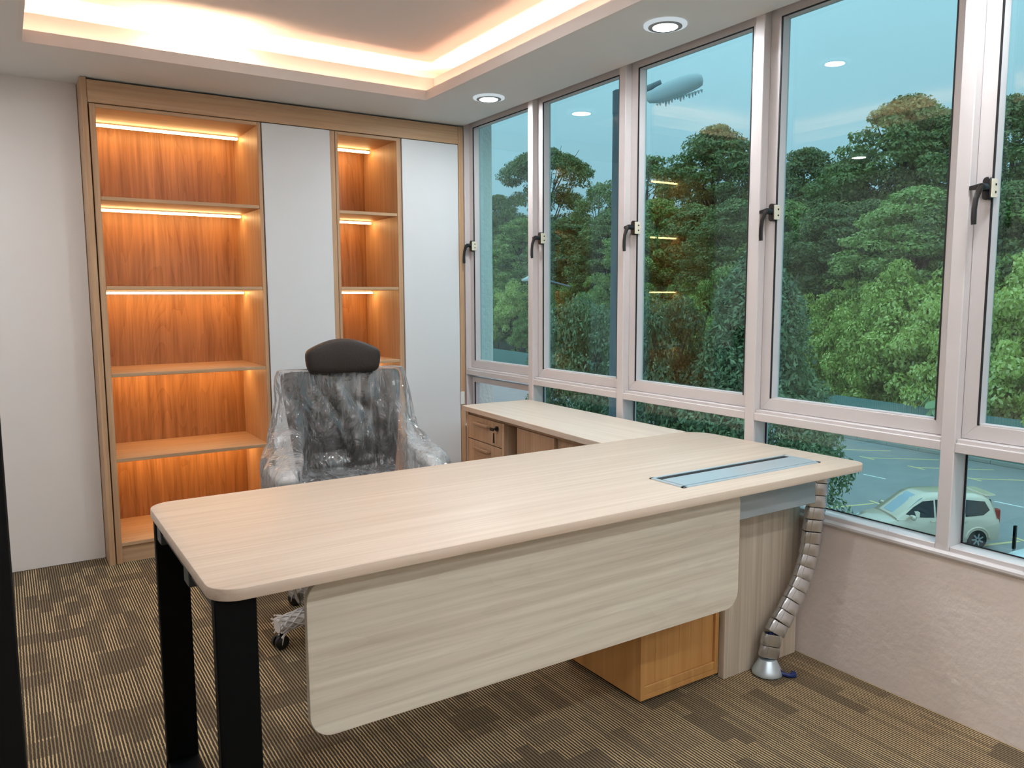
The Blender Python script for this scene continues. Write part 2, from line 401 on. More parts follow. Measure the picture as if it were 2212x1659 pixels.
# ------------------------------------------------------------------ windows
MUL = [(.040, -.005), (-.691, -.736), (-1.432, -1.477), (-2.200, -2.245), (-2.969, -3.012), (-3.735, -3.780), (-4.49, -4.535)]
TRZ0, TRZ1 = .842, .884
GX = .076
labels = {1: 'narrow casement window beside the bookcase with a clear lower vent', 2: 'casement window with the street lamp pole behind it',
          3: 'casement window with the street lamp head behind it', 4: 'wide casement window above the desk end and parked car',
          5: 'casement window at the edge of the photo with a near handle', 6: 'casement window beyond the edge of the photo'}
def mitre_frame(bm, y0, y1, z0, z1, w, x0, x1, wz1=None, wyn=None):
    """four mitred bars around the opening y0>y1"""
    a = w if wyn is None else wyn; tz = w if wz1 is None else wz1
    o = [(y0, z0), (y1, z0), (y1, z1), (y0, z1)]; i = [(y0-w, z0+w), (y1+a, z0+w), (y1+a, z1-tz), (y0-w, z1-tz)]
    for k in range(4):
        q = [o[k], o[(k+1) % 4], i[(k+1) % 4], i[k]]
        addprism(bm, q, x0, x1, axis=0, bev=.0009)
for n in range(1, 7):
    (fa, fb), (na, nb) = MUL[n-1], MUL[n]      # far mullion, near mullion (y decreasing toward the viewer)
    W_ = thing('window_%d' % n, labels[n], 'window', (0, fb, .515), kind='structure')
    bm = bmesh.new(); addbox(bm, 0, .09, fb, fa, .515, 2.42, bev=.0025)
    meshobj('mullion', bm, M['alu'], W_)
    if n == 6: box('mullion', (0, .09, nb, na, .515, 2.42), M['alu'], W_, bev=.0025)
    bm = bmesh.new(); addbox(bm, .001, .088, na+.0003, fb-.0003, TRZ0, TRZ1-.012, bev=.002); addbox(bm, .010, .088, na+.0003, fb-.0003, TRZ1-.014, TRZ1, bev=.002)
    meshobj('transom', bm, M['alu'], W_)
    box('bottom_rail', (.002, .088, na+.0003, fb-.0003, .5155, .545), M['alu'], W_, bev=.002)
    # upper casement sash
    bm = bmesh.new(); mitre_frame(bm, fb-.001, na+.001, TRZ1+.001, 2.376, .045, .035, .086, wz1=.043, wyn=.036)
    sash = meshobj('sash', bm, M['alu'], W_)
    y0, y1, z0, z1 = fb-.046, na+.037, TRZ1+.046, 2.333
    boxes('gasket', [(.0335, .038, y0-.0045, y0+.0005, z0, z1), (.0335, .038, y1-.0005, y1+.004, z0, z1), (.0335, .038, y1, y0, z1-.004, z1+.0005)], M['gasket'], sash, bev=0)
    boxes('glazing_bead', [(.040, GX-.003, y0-.004, y0, z0, z1), (.040, GX-.003, y1, y1+.004, z0, z1), (.040, GX-.003, y1, y0, z0, z0+.004)], M['alu'], sash, bev=0)
    box('upper_pane', (GX-.003, GX+.003, y1-.001, y0+.001, z0-.001, z1+.001), M['glass'], sash, bev=0)
    # lower light
    if n == 1:
        bm = bmesh.new(); mitre_frame(bm, fb-.012, na+.012, .556, TRZ0-.016, .030, .035, .07)
        vent = meshobj('vent_sash', bm, M['alu'], W_)
        boxes('gasket', [(.033, .04, fb-.046, fb-.041, .586, TRZ0-.046)], M['gasket'], vent, bev=0)
        box('lower_pane', (.055, .061, na+.041, fb-.041, .585, TRZ0-.045), M['clear'], vent, bev=0)
    else:
        boxes('gasket', [(GX-.006, GX-.003, fb-.006, fb-.0005, .546, TRZ0), (GX-.006, GX-.003, na+.001, na+.004, .546, TRZ0), (GX-.006, GX-.003, na, fb, .5455, .549)], M['gasket'], W_, bev=0)
        box('lower_pane', (GX-.003, GX+.003, na+.0003, fb-.0003, .545, TRZ0+.001), M['glass'], W_, bev=0)
    # handle on the far stile
    hy = fb-.066 if n == 1 else fb-.068
    hy = fb-.040
    bm = bmesh.new()
    out = rpoly([(hy-.012, 1.598), (hy+.012, 1.598), (hy+.012, 1.664), (hy-.012, 1.664)], .0118, 6)
    addprism(bm, out, .014, .0345, axis=0, bev=.002)
    addlathe(bm, [(.010, -.030), (.0115, -.026), (.0115, .0)], (.016, hy, 1.634), 14, axis=0)
    addtube(bm, [(-.010, hy, 1.636), (-.018, hy+.004, 1.622), (-.024, hy+.008, 1.60), (-.026, hy+.010, 1.57), (-.026, hy+.010, 1.545), (-.025, hy+.0095, 1.526)],
            [.0095, .0085, .0075, .0075, .0078, .0072], 10, True)
    addprism(bm, [(hy+.006, 1.627), (hy+.040, 1.629), (hy+.040, 1.640), (hy+.006, 1.646)], -.004, .010, axis=0, bev=.0015)
    bmesh.ops.recalc_face_normals(bm, faces=bm.faces)
    h = meshobj('handle', bm, M['blackplastic'], sash, smooth=True, auto=35)
    h['label'] = 'black lever handle'
    bm = bmesh.new()
    addprism(bm, rpoly([(.016, 1.604), (.046, 1.604), (.052, 1.632), (.046, 1.658), (.016, 1.658)], [.002, .006, .02, .006, .002], 5), hy-.0165, hy-.0125, axis=1, bev=.001)
    pl = meshobj('handle_plate', bm, M['cream'], sash)
    bm = bmesh.new()
    for zz in (1.620, 1.642): addlathe(bm, [(.0036, 0), (.0036, .0012)], (.036, hy-.0177, zz), 10, axis=1)
    meshobj('hole_shade_disc', bm, M['darkhole'], sash)  # dark discs on the plate stand in for two shaded holes
hd = box('trim_1', (.0, .09, -4.535, .04, 2.376, 2.80), M['alu'], bev=0); setkind(hd, 'aluminium head frame above the windows', cat='trim')
bm = bmesh.new()
addprism(bm, [(-.010, .510), (-.014, .516), (-.014, .524), (-.006, .530), (.004, .530), (.004, .505), (-.002, .505)], -5.2, .03, axis=1)
sl = meshobj('trim_2', bm, M['alu']); setkind(sl, 'white moulding along the window sill', cat='trim')
# facade bits outside
M['facade'] = mat('rough_blue_grey_render', srgb(236, 230, 226), .9, bump=(38, 1., .08))
o = box('wall_outside', (.091, .235, .055, .40, -5.75, 3.6), M['facade'], bev=.004); setkind(o, 'rough blue-grey rendered wall edge outside the window', cat='wall')

# ------------------------------------------------------------------ downlights
def downlight(x, y, label, ZC=ZC):
    t = thing('downlight', label, 'downlight', (x, y, ZC), group='recessed ceiling downlights')
    lathe('glass_rim', [(.082, -.001), (.082, -.007), (.070, -.010), (.064, -.010), (.064, -.001)], (0, 0, 0), M['rimglow'], t, 36, local=True)
    lathe('bezel', [(.064, -.001), (.064, -.012), (.047, -.013), (.047, -.001)], (0, 0, 0), M['bezel'], t, 36, local=True)
    lathe('lens', [(.0465, -.002), (.0465, -.0115), (.040, -.0128)], (0, 0, 0), M['lens'], t, 24, local=True)
    return t
downlight(-.227, -.668, 'round downlight near the corner above the narrow bookshelf')
downlight(-.231, -1.965, 'larger looking round downlight nearer the viewer along the windows')
downlight(-.231, -3.262, 'unseen downlight added for light beyond the top edge of the photo')  # out of view, added to brighten the room
downlight(-1.26, -1.54, 'round downlight in the middle of the tray seen only reflected in the glass', ZU)
downlight(-1.26, -3.00, 'round downlight in the near half of the tray ceiling', ZU)
downlight(-2.86, -.640, 'round downlight on the far soffit seen only reflected in the glass')
downlight(-2.86, -1.965, 'unseen downlight added on the far soffit beside the door')  # unseen lamp, added for the light it gives
for yy, wh in ((-4.50, 'first'), (-5.50, 'second')):  # two unseen rows added to light the desk front and lower wall
    for xx, wx in ((-.231, 'window end'), (-1.10, 'second from the window end'), (-1.98, 'third from the window end'), (-2.86, 'door end')):
        downlight(xx, yy, 'added fill downlight in the %s row behind the viewer, %s' % (wh, wx))

# ------------------------------------------------------------------ fitted bookcase
def shelf_unit(name, label, xa, xb, tl, tr, led_len):
    """xa..xb clear width, tl/tr side panel thickness"""
    t = thing(name, label, 'bookshelf', ((xa+xb)/2, .26, 0), group='open lit shelf units')
    box('side_panel', (xa-tl, xa, .006, .50, .0, 2.235), M['oakv'], t)
    box('side_panel', (xb, xb+tr, .006, .50, .0, 2.235), M['oakv'], t)
    box('back_panel', (xa, xb, .492, .50, .088, 2.217), M['oakback'], t, bev=0)
    box('top_board', (xa, xb, .006, .492, 2.217, 2.235), M['oak'], t)
    box('bottom_board', (xa, xb, .006, .492, .088, .106), M['oak'], t)
    box('toe_kick', (xa, xb, .020, .034, 0., .088), M['oak'], t)
    for z in (1.808, 1.382, .956, .532):
        s = box('shelf', (xa+.0005, xb-.0005, .010, .492, z-.018, z), M['oak'], t)
    for z in (2.217, 1.790, 1.364, .938, .514):
        p = box('led_profile', (xa+.002, xa+led_len, .352, .372, z-.0075, z), M['silver'], t, bev=0)
        box('led_strip', (xa+.004, xa+led_len-.002, .351, .373, z-.0185, z-.0078), M['shelfled'], p, bev=0)
    return t
shelf_unit('bookshelf', 'wide open oak bookshelf with warm lit shelves beside the white wall', -1.985, -1.236, .027, .019, .738)
shelf_unit('bookshelf', 'narrow open oak bookshelf with warm lit shelves between two white doors', -.796, -.443, .016, .027, .335)
def tall_cab(label, xa, xb):
    t = thing('tall_cabinet', label, 'cabinet', ((xa+xb)/2, .26, 0), group='white tall cabinets')
    boxes('carcass', [(xa-.001, xa+.015, .022, .50, .0, 2.235), (xb-.015, xb+.001, .022, .50, .0, 2.235), (xa, xb, .49, .50, 0, 2.235), (xa, xb, .022, .49, .07, .088), (xa, xb, .022, .49, 2.217, 2.235)], M['oakv'], t)
    box('door', (xa+.0015, xb-.0015, .0, .018, .070, 2.234), M['whitedoor'], t, bev=.0015)
    box('toe_kick', (xa+.015, xb-.015, .026, .04, 0., .068), M['oak'], t)
    return t
tall_cab('tall plain white cabinet door between the two lit bookshelves', -1.214, -.842)
tall_cab('tall plain white cabinet door next to the window corner', -.413, -.040)
o = box('fascia_board', (-2.017, -.040, .0, .020, 2.238, 2.341), M['oak']); tag(o, 'long oak fascia board running above the bookcase', 'fascia')
o = box('end_panel', (-2.044, -2.018, -.004, .30, 0., 2.349), M['oakv']); tag(o, 'oak end panel between the white wall and the wide bookshelf', 'panel')
o = box('filler_panel', (-.039, -.006, -.002, .30, 0., 2.343), M['oakv']); tag(o, 'oak filler strip between the white door and the window frame', 'panel')
o = box('filler_panel', (-.8405, -.813, .010, .06, 0., 2.236), M['oakv'], bev=.001); tag(o, 'thin dark oak filler strip beside the narrow bookshelf', 'panel')

# ------------------------------------------------------------------ main desk
ZT = .760; TH = .026
dk = thing('desk', 'pale ash office desk with black loop leg and hanging modesty panel', 'desk', (-1.06, -2.33, 0))
out = rpoly([(-2.117, -2.731), (.002, -2.731), (.002, -1.940), (-2.117, -1.940)], [.062, .045, .11, .062], 10)
prism('tabletop', out, ZT-TH, ZT, M['ash'], dk, bev=.003, seg=2, smooth=True)
# black flat loop leg frame at the far left end
lx0, lx1 = -2.108, -2.026; th = .030
bm = bmesh.new()
for b in ((lx0, lx1, -2.704, -2.704+th, 0., ZT-TH-.001), (lx0, lx1, -2.000, -2.000+th, 0., ZT-TH-.001)): addbox(bm, *b, bev=.003)
addbox(bm, lx0, lx1, -2.704, -1.970, .0, th, bev=.003)
lg = meshobj('leg_frame', bm, M['blacksteel'], dk); lg['label'] = 'black steel loop leg'
box('leg_rail', (lx0+.004, lx1-.004, -2.673, -2.001, ZT-TH-.030, ZT-TH-.001), M['greysteel'], dk, bev=.002)
for y in (-2.10, -2.46):
    box('leg_bracket', (lx0-.002, lx0+.02, y, y+.055, ZT-TH-.05, ZT-TH-.001), M['greysteel'], dk, bev=.002)
boxes('support_beam', [(-2.03, -.44, -2.46, -2.42, ZT-TH-.05, ZT-TH-.001), (-2.03, -.44, -2.26, -2.22, ZT-TH-.05, ZT-TH-.001)], M['blacksteel'], dk)
# modesty panel
out = rpoly([(-1.912, .358), (-.548, .358), (-.548, .722), (-1.912, .722)], [.055, .055, .03, .055], 8)
prism('modesty_panel', out, -2.662, -2.644, M['ashgrey'], dk, axis=1, bev=.0012, smooth=True)
for x in (-1.75, -.75): box('panel_bracket', (x, x+.04, -2.644, -2.60, .70, ZT-TH), M['greysteel'], dk)
bm = bmesh.new(); addbox(bm, -.60, -.135, -2.630, -2.500, .620, ZT-TH-.0005, bev=.002)
o = meshobj('cable_tray', bm, M['greyacrylic'], dk); o['label'] = 'glossy grey cable tray under the top'
pl = box('panel_leg', (-.400, -.016, -2.482, -2.457, 0., ZT-TH), M['ashv'], dk, bev=.001); pl['label'] = 'grey ash panel leg'
# flip-lid cable box in the top
cb = [(-.768, -.124, -2.637, -2.490)]
x0, x1, y0, y1 = cb[0]
boxes('cable_box_frame', [(x0, x1, y0, y0+.012, ZT-.002, ZT+.0035), (x0, x1, y1-.009, y1, ZT-.002, ZT+.0035), (x0, x0+.014, y0, y1, ZT-.002, ZT+.0035), (x1-.014, x1, y0, y1, ZT-.002, ZT+.0035)], M['silver'], dk, bev=.001)
box('cable_box_slot', (x0+.012, x1-.012, y0+.010, y1-.008, ZT-.001, ZT+.0008), M['darkhole'], dk, bev=0)  # flat dark sheet on the uncut top stands in for the shaded opening
box('cable_box_lid', (x0+.017, x1-.017, y0+.0155, y1-.040, ZT+.0005, ZT+.0045), M['silver'], dk, bev=.001)
bm = bmesh.new(); rnd = random.Random(3)
for i in range(150):
    xx = x0+.03+i*(x1-x0-.06)/150; addbox(bm, xx, xx+.0022, y1-.040+rnd.uniform(-.004, .002), y1-.026+rnd.uniform(-.006, .002), ZT+.001, ZT+.0028)
o = meshobj('brush_strip', bm, M['gasket'], dk); o['kind'] = 'stuff'

# ------------------------------------------------------------------ return desk with its cabinet
A = Vector((-.428, -.702)); Bp = Vector((-.012, -.714)); Cp = Vector((-.050, -1.9385)); D = Vector((-.505, -1.9385))
rt = thing('side_cabinet', 'low ash return cabinet with drawers along the window', 'cabinet', (-.24, -1.30, 0))
prism('worktop', rpoly([tuple(A), tuple(Bp), tuple(Cp), tuple(D)], [.006, .03, .002, .002], 4), ZT-TH, ZT, M['ashret'], rt, bev=.002, seg=1, smooth=True)
ax = (D-A).normalized(); nx = Vector((ax.y, -ax.x))
if nx.x < 0: nx = -nx
def rp(s, d):
    p = A+ax*s+nx*d; return (p.x, p.y)
def rbox(name, s0, s1, d0, d1, z0, z1, m, parent, bev=.001):
    bm = bmesh.new(); addprism(bm, [rp(s0, d0), rp(s1, d0), rp(s1, d1), rp(s0, d1)], z0, z1, 2, bev)
    return meshobj(name, bm, m, parent)
rbox('worktop_edge', .004, 1.236, .0002, .003, ZT-TH+.002, ZT-.003, M['beechedge'], rt, 0)
Lr = 1.30; ZB = ZT-TH
rbox('end_panel', .012, .030, .022, .40, .0, ZB, M['beechv'], rt)
rbox('top_rail', .030, Lr-.02, .030, .36, ZB-.018, ZB-.0005, M['beechv'], rt)
rbox('bottom_board', .030, Lr-.02, .028, .36, .06, .078, M['beechv'], rt)
rbox('toe_kick', .030, Lr-.02, .05, .066, .0, .06, M['beechv'], rt)
rbox('back_board', .030, Lr-.02, .352, .36, .06, ZB-.018, M['beechv'], rt)
rbox('divider', .395, .418, .022, .352, .0, ZB-.018, M['beechv'], rt)
rbox('divider', .52, .538, .036, .352, .0, ZB-.018, M['beechv'], rt)
for i, z in enumerate((.592, .454, .30)):
    dr = rbox('drawer', .034, .393, .022, .040, z+.0015, (.714, .589, .451)[i], M['beechv'], rt, .0015)
    bm = bmesh.new(); zc = ((.684), (.556), (.41))[i]
    pts = [(.125, -.004), (.285, -.004), (.285, .014), (.125, .014)]
    addprism(bm, [rp(*q) for q in pts], zc-.007, zc+.007, 2, .003)
    for s in (.14, .27): addprism(bm, [rp(s-.006, .012), rp(s+.006, .012), rp(s+.006, .023), rp(s-.006, .023)], zc-.005, zc+.005, 2)
    hh = meshobj('handle', bm, M['handlebrown'], dr)
    if i == 0:
        p = rp(.352, .018); bm = bmesh.new()
        addlathe(bm, [(.0125, 0), (.0125, .006)], (0, 0, 0), 16, axis=0)
        bmesh.ops.translate(bm, verts=bm.verts, vec=(p[0]-.004, p[1], .684))
        lk = meshobj('lock', bm, M['keymetal'], dr)
        bm = bmesh.new()
        addtube(bm, [(p[0]-.004, p[1], .684), (p[0]-.026, p[1]-.002, .684)], [.004, .004], 8)
        addprism(bm, rpoly([(p[1]-.018, .676), (p[1]+.018, .676), (p[1]+.018, .692), (p[1]-.018, .692)], .007, 4), p[0]-.030, p[0]-.026, axis=0)
        meshobj('key', bm, M['keymetal'], dr)
        bm = bmesh.new()
        addprism(bm, rpoly([(p[1]-.006, .615), (p[1]+.006, .615), (p[1]+.003, .665), (p[1]-.003, .665)], .002, 3), p[0]-.020, p[0]-.016, axis=0)
        meshobj('spare_key', bm, M['keymetal'], dr)
rbox('sliding_door', .53, .845, .034, .050, .082, ZB-.022, M['beechv'], rt, .001)
rbox('sliding_door', .825, Lr-.04, .052, .068, .082, ZB-.022, M['beechv'], rt, .001)
p = rp(.004, .0); 
o = box('wall_switch', (-.044, -.018, -.0115, -.0035, .655, .735), M['switch'], bev=.002); tag(o, 'small white switch plate low on the oak filler strip', 'switch')

# ------------------------------------------------------------------ mobile pedestal
pd = thing('drawer_pedestal', 'honey wood drawer pedestal under the desk with a framed back', 'pedestal', (-.585, -2.27, 0))
px0, px1, py0, py1, pz0, pz1 = -.766, -.406, -2.462, -2.055, .018, .56
boxes('carcass', [(px0, px0+.018, py0, py1, pz0, pz1), (px1-.018, px1, py0, py1, pz0, pz1), (px0+.018, px1-.018, py0, py1, pz0, pz0+.018), (px0+.018, px1-.018, py0, py1, pz1-.018, pz1)], M['honey'], pd)
bx = px0+.018; nb = 6; wb = (px1-px0-.036)/nb
for i in range(nb): box('back_slat', (bx+i*wb+.0002, bx+(i+1)*wb-.0002, py0+.010, py0+.016, pz0+.018, pz1-.018), M['honey'], pd, bev=.0004)
box('back_rail', (px0+.018, px1-.018, py0+.001, py0+.012, pz0+.018, pz0+.045), M['honey'], pd, bev=.002)
for z0, z1 in ((.04, .21), (.215, .385), (.39, .54)): box('drawer_front', (px0+.003, px1-.003, py1+.0005, py1+.017, z0, z1), M['honey'], pd)
for a in (px0+.04, px1-.04):
    for b in (py0+.04, py1-.04): lathe('foot', [(.016, 0.), (.016, pz0+.001)], (a, b, 0), M['blackplastic'], pd, 12)

# ------------------------------------------------------------------ cable spine
cs = thing('cable_spine', 'silver segmented cable spine curving from desk end to the floor', 'cable spine', (-.216, -2.535, 0))
ctrl = [(-.040, -2.575, .712), (-.046, -2.572, .62), (-.058, -2.568, .50), (-.068, -2.562, .40), (-.105, -2.556, .30), (-.165, -2.548, .21), (-.222, -2.540, .130), (-.236, -2.536, .060)]
def catmull(P, n):
    P = [Vector(p) for p in P]; P = [P[0]*2-P[1]]+P+[P[-1]*2-P[-2]]; out = []
    for i in range(1, len(P)-2):
        for k in range(n):
            t = k/n; a, b, c, d = P[i-1:i+3]
            out.append(.5*((2*b)+(c-a)*t+(2*a-5*b+4*c-d)*t*t+(3*b-a-3*c+d)*t**3))
    out.append(P[-2]); return out
path = catmull(ctrl, 20)
cum = [0.]
for a, b in zip(path, path[1:]): cum.append(cum[-1]+(b-a).length)
def at(s):
    for i in range(len(cum)-1):
        if cum[i+1] >= s: 
            f = (s-cum[i])/max(1e-9, cum[i+1]-cum[i]); return path[i].lerp(path[i+1], f), (path[i+1]-path[i]).normalized()
    return path[-1], (path[-1]-path[-2]).normalized()
nl = 16; step = (cum[-1])/nl
def link_me(w0, w1, h, name):
    bm = bmesh.new(); d0 = .017
    def ring(w, z, k):
        return [Vector((x*k, y*k, z)) for x, y in rpoly([(-w, -d0), (w, -d0), (w, d0), (-w, d0)], .013, 4)]
    prof = [(w0*.96, 0, .98), (w0, .003, 1.), (w1, h-.003, 1.), (w1*.97, h, .98), (w1*.90, h, .84), (w0*.88, 0., .84)]
    vr = []
    for w, z, k in prof: vr.append([bm.verts.new(p) for p in ring(w, z, k)])
    n = len(vr[0])
    for a, b in zip(vr, vr[1:]+vr[:1]):
        for j in range(n): bm.faces.new((a[j], a[(j+1) % n], b[(j+1) % n], b[j]))
    addbox(bm, -.0125, -.0105, -d0-.0012, -d0+.001, .001, h-.001)       # centre rib
    bmesh.ops.recalc_face_normals(bm, faces=bm.faces)
    me = bpy.data.meshes.new(name); bm.to_mesh(me); bm.free(); me.materials.append(M['silverplastic'])
    me.polygons.foreach_set('use_smooth', [True]*len(me.polygons)); me.set_sharp_from_angle(angle=math.radians(40))
    return me
lme = link_me(.036, .034, step*.93, 'link')
for i in range(nl):
    p, d = at((i+.97)*step)
    d = -d; xa = Vector((1, 0, 0)); ya = d.cross(xa).normalized(); xa = ya.cross(d).normalized()
    o = bpy.data.objects.new('link', lme); C.objects.link(o); o.parent = cs
    R_ = Matrix((xa, ya, d)).transposed().to_4x4()
    yawm = Matrix.Rotation(-.55, 4, 'Z')
    o.matrix_local = Matrix.Translation(p-cs.location) @ R_ @ yawm
tube('spine_cord', [v for v in path[::4]], .010, M['chairplastic'], cs, 8)
bm = bmesh.new(); addlathe(bm, [(.052, .0), (.053, .006), (.046, .020), (.033, .044), (.027, .052)], (-.238, -2.536, .004), 28)
meshobj('base', bm, M['silver'], cs, smooth=True, auto=50)
o = tube('cable', [(-.226, -2.537, .150), (-.236, -2.537, .10), (-.234, -2.537, .055), (-.215, -2.580, .012), (-.200, -2.598, .0075), (-.182, -2.605, .0075), (-.172, -2.595, .0075)], [.0065, .0075, .0075, .0075, .0075, .010, .010], M['bluecable'], n=9)
tag(o, 'dark blue cable end coming out under the spine base', 'cable')

# ------------------------------------------------------------------ office chair (local: facing -Y)
CH = (-1.248, -1.315, 0.); CR = -.16
ch = thing('office_chair', 'dark brown high-back office chair with headrest behind the desk', 'chair', CH, CR)
# star base
caz = [math.radians(a) for a in (200, 272, 344, 56, 128)]
def sleeve(parent, a, b, r0, r1):
    bm = bmesh.new(); a = Vector(a); b = Vector(b); d = (b-a).normalized(); u = d.cross(Vector((0, 0, 1))).normalized(); v = u.cross(d)
    L_ = (b-a).length; ns = 14; st = 26
    for s in range(ns):
        pts = []; rad = []
        for k in range(st+1):
            t = k/st; ang = 2*PI*s/ns+.5*(2*PI/ns)*math.sin(k*PI/2+(PI if s % 2 else 0))*.95
            r = r0+(r1-r0)*t
            if k > st-3: r += .006*(k-st+3)*(.5+.5*math.sin(s*2.3))
            pts.append(a+d*L_*t+(u*math.cos(ang)+v*math.sin(ang))*r); rad.append(.0034)
        addtube(bm, pts, rad, 5, True)
    for s in range(7):           # loose frayed ends drooping over the caster
        ang = -.9+s*.3; p0 = b-d*.03+(u*math.cos(-PI/2+ang)+v*math.sin(-PI/2+ang))*r1
        addtube(bm, [p0, p0+d*.018+Vector((0, 0, -.02)), p0+d*.024+Vector((0, 0, -.05))+u*.02*math.sin(s*1.7)], [.004, .0034, .0015], 5)
    addtube(bm, [a, b], [r0-.004, r1-.004], 14, True)
    bmesh.ops.recalc_face_normals(bm, faces=bm.faces)
    o = meshobj('foam_sleeve', bm, M['foam'], parent, local=True, smooth=True, auto=60); o['label'] = 'white foam netting sleeve'
for i, a in enumerate(caz):
    c, s = math.cos(a), math.sin(a)
    bm = bmesh.new()
    addtube(bm, [(c*.03, s*.03, .115), (c*.18, s*.18, .105), (c*.365, s*.365, .088)], [.030, .026, .020], 10)
    bmesh.ops.recalc_face_normals(bm, faces=bm.faces)
    lg = meshobj('leg', bm, M['chairplastic'], ch, local=True, smooth=True, auto=50)
    sleeve(lg, (c*.10, s*.10, .112), (c*.380, s*.380, .088), .033, .030)
    bm = bmesh.new(); q = Vector((c*.368, s*.368, .027)); tdir = Vector((-s, c, 0))
    for sg in (-1, 1):
        rings = []
        for k, (rr, off) in enumerate([(.018, .004), (.027, .006), (.027, .020), (.022, .024)]):
            cc = q+tdir*sg*off
            rings.append([cc+(Vector((c, s, 0))*math.cos(2*PI*j/18)+Vector((0, 0, 1))*math.sin(2*PI*j/18))*rr for j in range(18)])
        addloft(bm, rings)
    addtube(bm, [q+Vector((0, 0, .01)), q+Vector((0, 0, .062))], [.009, .007], 8)
    addbox(bm, q.x-.014, q.x+.014, q.y-.014, q.y+.014, .038, .056, bev=.006)
    bmesh.ops.recalc_face_normals(bm, faces=bm.faces)
    meshobj('caster', bm, M['blackplastic'], lg, local=True, smooth=True, auto=40)
lathe('gas_lift', [(.045, .08), (.042, .15), (.028, .16), (.028, .30), (.020, .305), (.020, .41)], (0, 0, 0), M['chairplastic'], ch, 20, local=True)
bm = bmesh.new(); addbox(bm, -.11, .11, -.12, .14, .395, .432, bev=.012, seg=2); meshobj('seat_mechanism', bm, M['chairplastic'], ch, local=True)
# seat cushion
def cushion(name, rings, m, parent, sub=1):
    bm = bmesh.new(); addloft(bm, rings)
    o = meshobj(name, bm, m, parent, local=True, smooth=True)
    md = o.modifiers.new('s', 'SUBSURF'); md.levels = sub; md.render_levels = sub
    return o
def sq(w, d, cx, cy, z, r=.08, n=4):
    return [Vector((x+cx, y+cy, z)) for x, y in rpoly([(-w, -d), (w, -d), (w, d), (-w, d)], r, n)]
cushion('seat', [sq(.20, .19, 0, -.02, .432), sq(.250, .245, 0, -.02, .445), sq(.258, .255, 0, -.02, .480), sq(.250, .245, 0, -.02, .515), sq(.21, .20, 0, -.02, .528)], M['chairfab'], ch)
# backrest: lofted upright cushion, leaning back
def backring(z, w, front, back, r):
    return [Vector((x, y, z)) for x, y in rpoly([(-w, front), (0, front+.018), (w, front), (w, back), (-w, back)], [r, .3, r, r, r], 4)]
bk = []
for z, w, lean in ((.50, .175, 0.), (.515, .20, .0), (.60, .212, .006), (.72, .228, .022), (.84, .243, .045), (.94, .255, .066), (.985, .258, .076), (1.004, .252, .080), (1.010, .235, .082)):
    bk.append(backring(z, w, .190+lean, .245+lean, .022))
cushion('backrest', bk, M['chairfab'], ch)
tube('back_spine', [(0, .10, .41), (0, .24, .43), (0, .275, .52), (0, .30, .70), (0, .335, .95)], [.03, .03, .028, .026, .02], M['chairplastic'], ch, 10, local=True, squash=1.6)
# headrest: arched top, flat bottom, bowed
hr = []
def hshape(y, k):
    P = []
    for i in range(13):
        u = -1+2*i/12; P.append((u*.157*k, 1.078+(.088*math.cos(u*1.12)-.016)*k))
    P += [(.160*k, 1.078+.0*k), (.158*k, 1.078-.035*k), (.150*k, 1.078-.062*k), (.138*k, 1.078-.072*k), (.08*k, 1.078-.075*k), (0, 1.078-.076*k), (-.08*k, 1.078-.075*k), (-.138*k, 1.078-.072*k), (-.150*k, 1.078-.062*k), (-.158*k, 1.078-.035*k), (-.160*k, 1.078)]
    return [Vector((x, y+.35*x*x*(-1), z)) for x, z in P]
for y, k in ((.222, .80), (.226, .93), (.238, .99), (.262, 1.0), (.284, .98), (.294, .90)): hr.append(hshape(y, k))
cushion('headrest', hr, M['chairfab'], ch)
bm = bmesh.new(); addbox(bm, -.038, .038, .270, .298, .965, 1.05, bev=.006); addbox(bm, -.058, .058, .262, .300, .985, 1.008, bev=.006)
meshobj('headrest_bracket', bm, M['blackplastic'], ch, local=True)
for s in (-1, 1):
    bm = bmesh.new()
    addtube(bm, [(s*.20, .02, .44), (s*.28, .03, .45), (s*.300, .03, .50), (s*.300, .02, .62)], [.020, .020, .021, .021], 8)
    bmesh.ops.recalc_face_normals(bm, faces=bm.faces)
    ar = meshobj('arm', bm, M['chairplastic'], ch, local=True, smooth=True, auto=50)
    bm = bmesh.new(); addbox(bm, s*.300-.042, s*.300+.042, -.13, .13, .620, .652, bev=.014, seg=3)
    meshobj('arm_pad', bm, M['foam'], ar, local=True, smooth=True, auto=50)

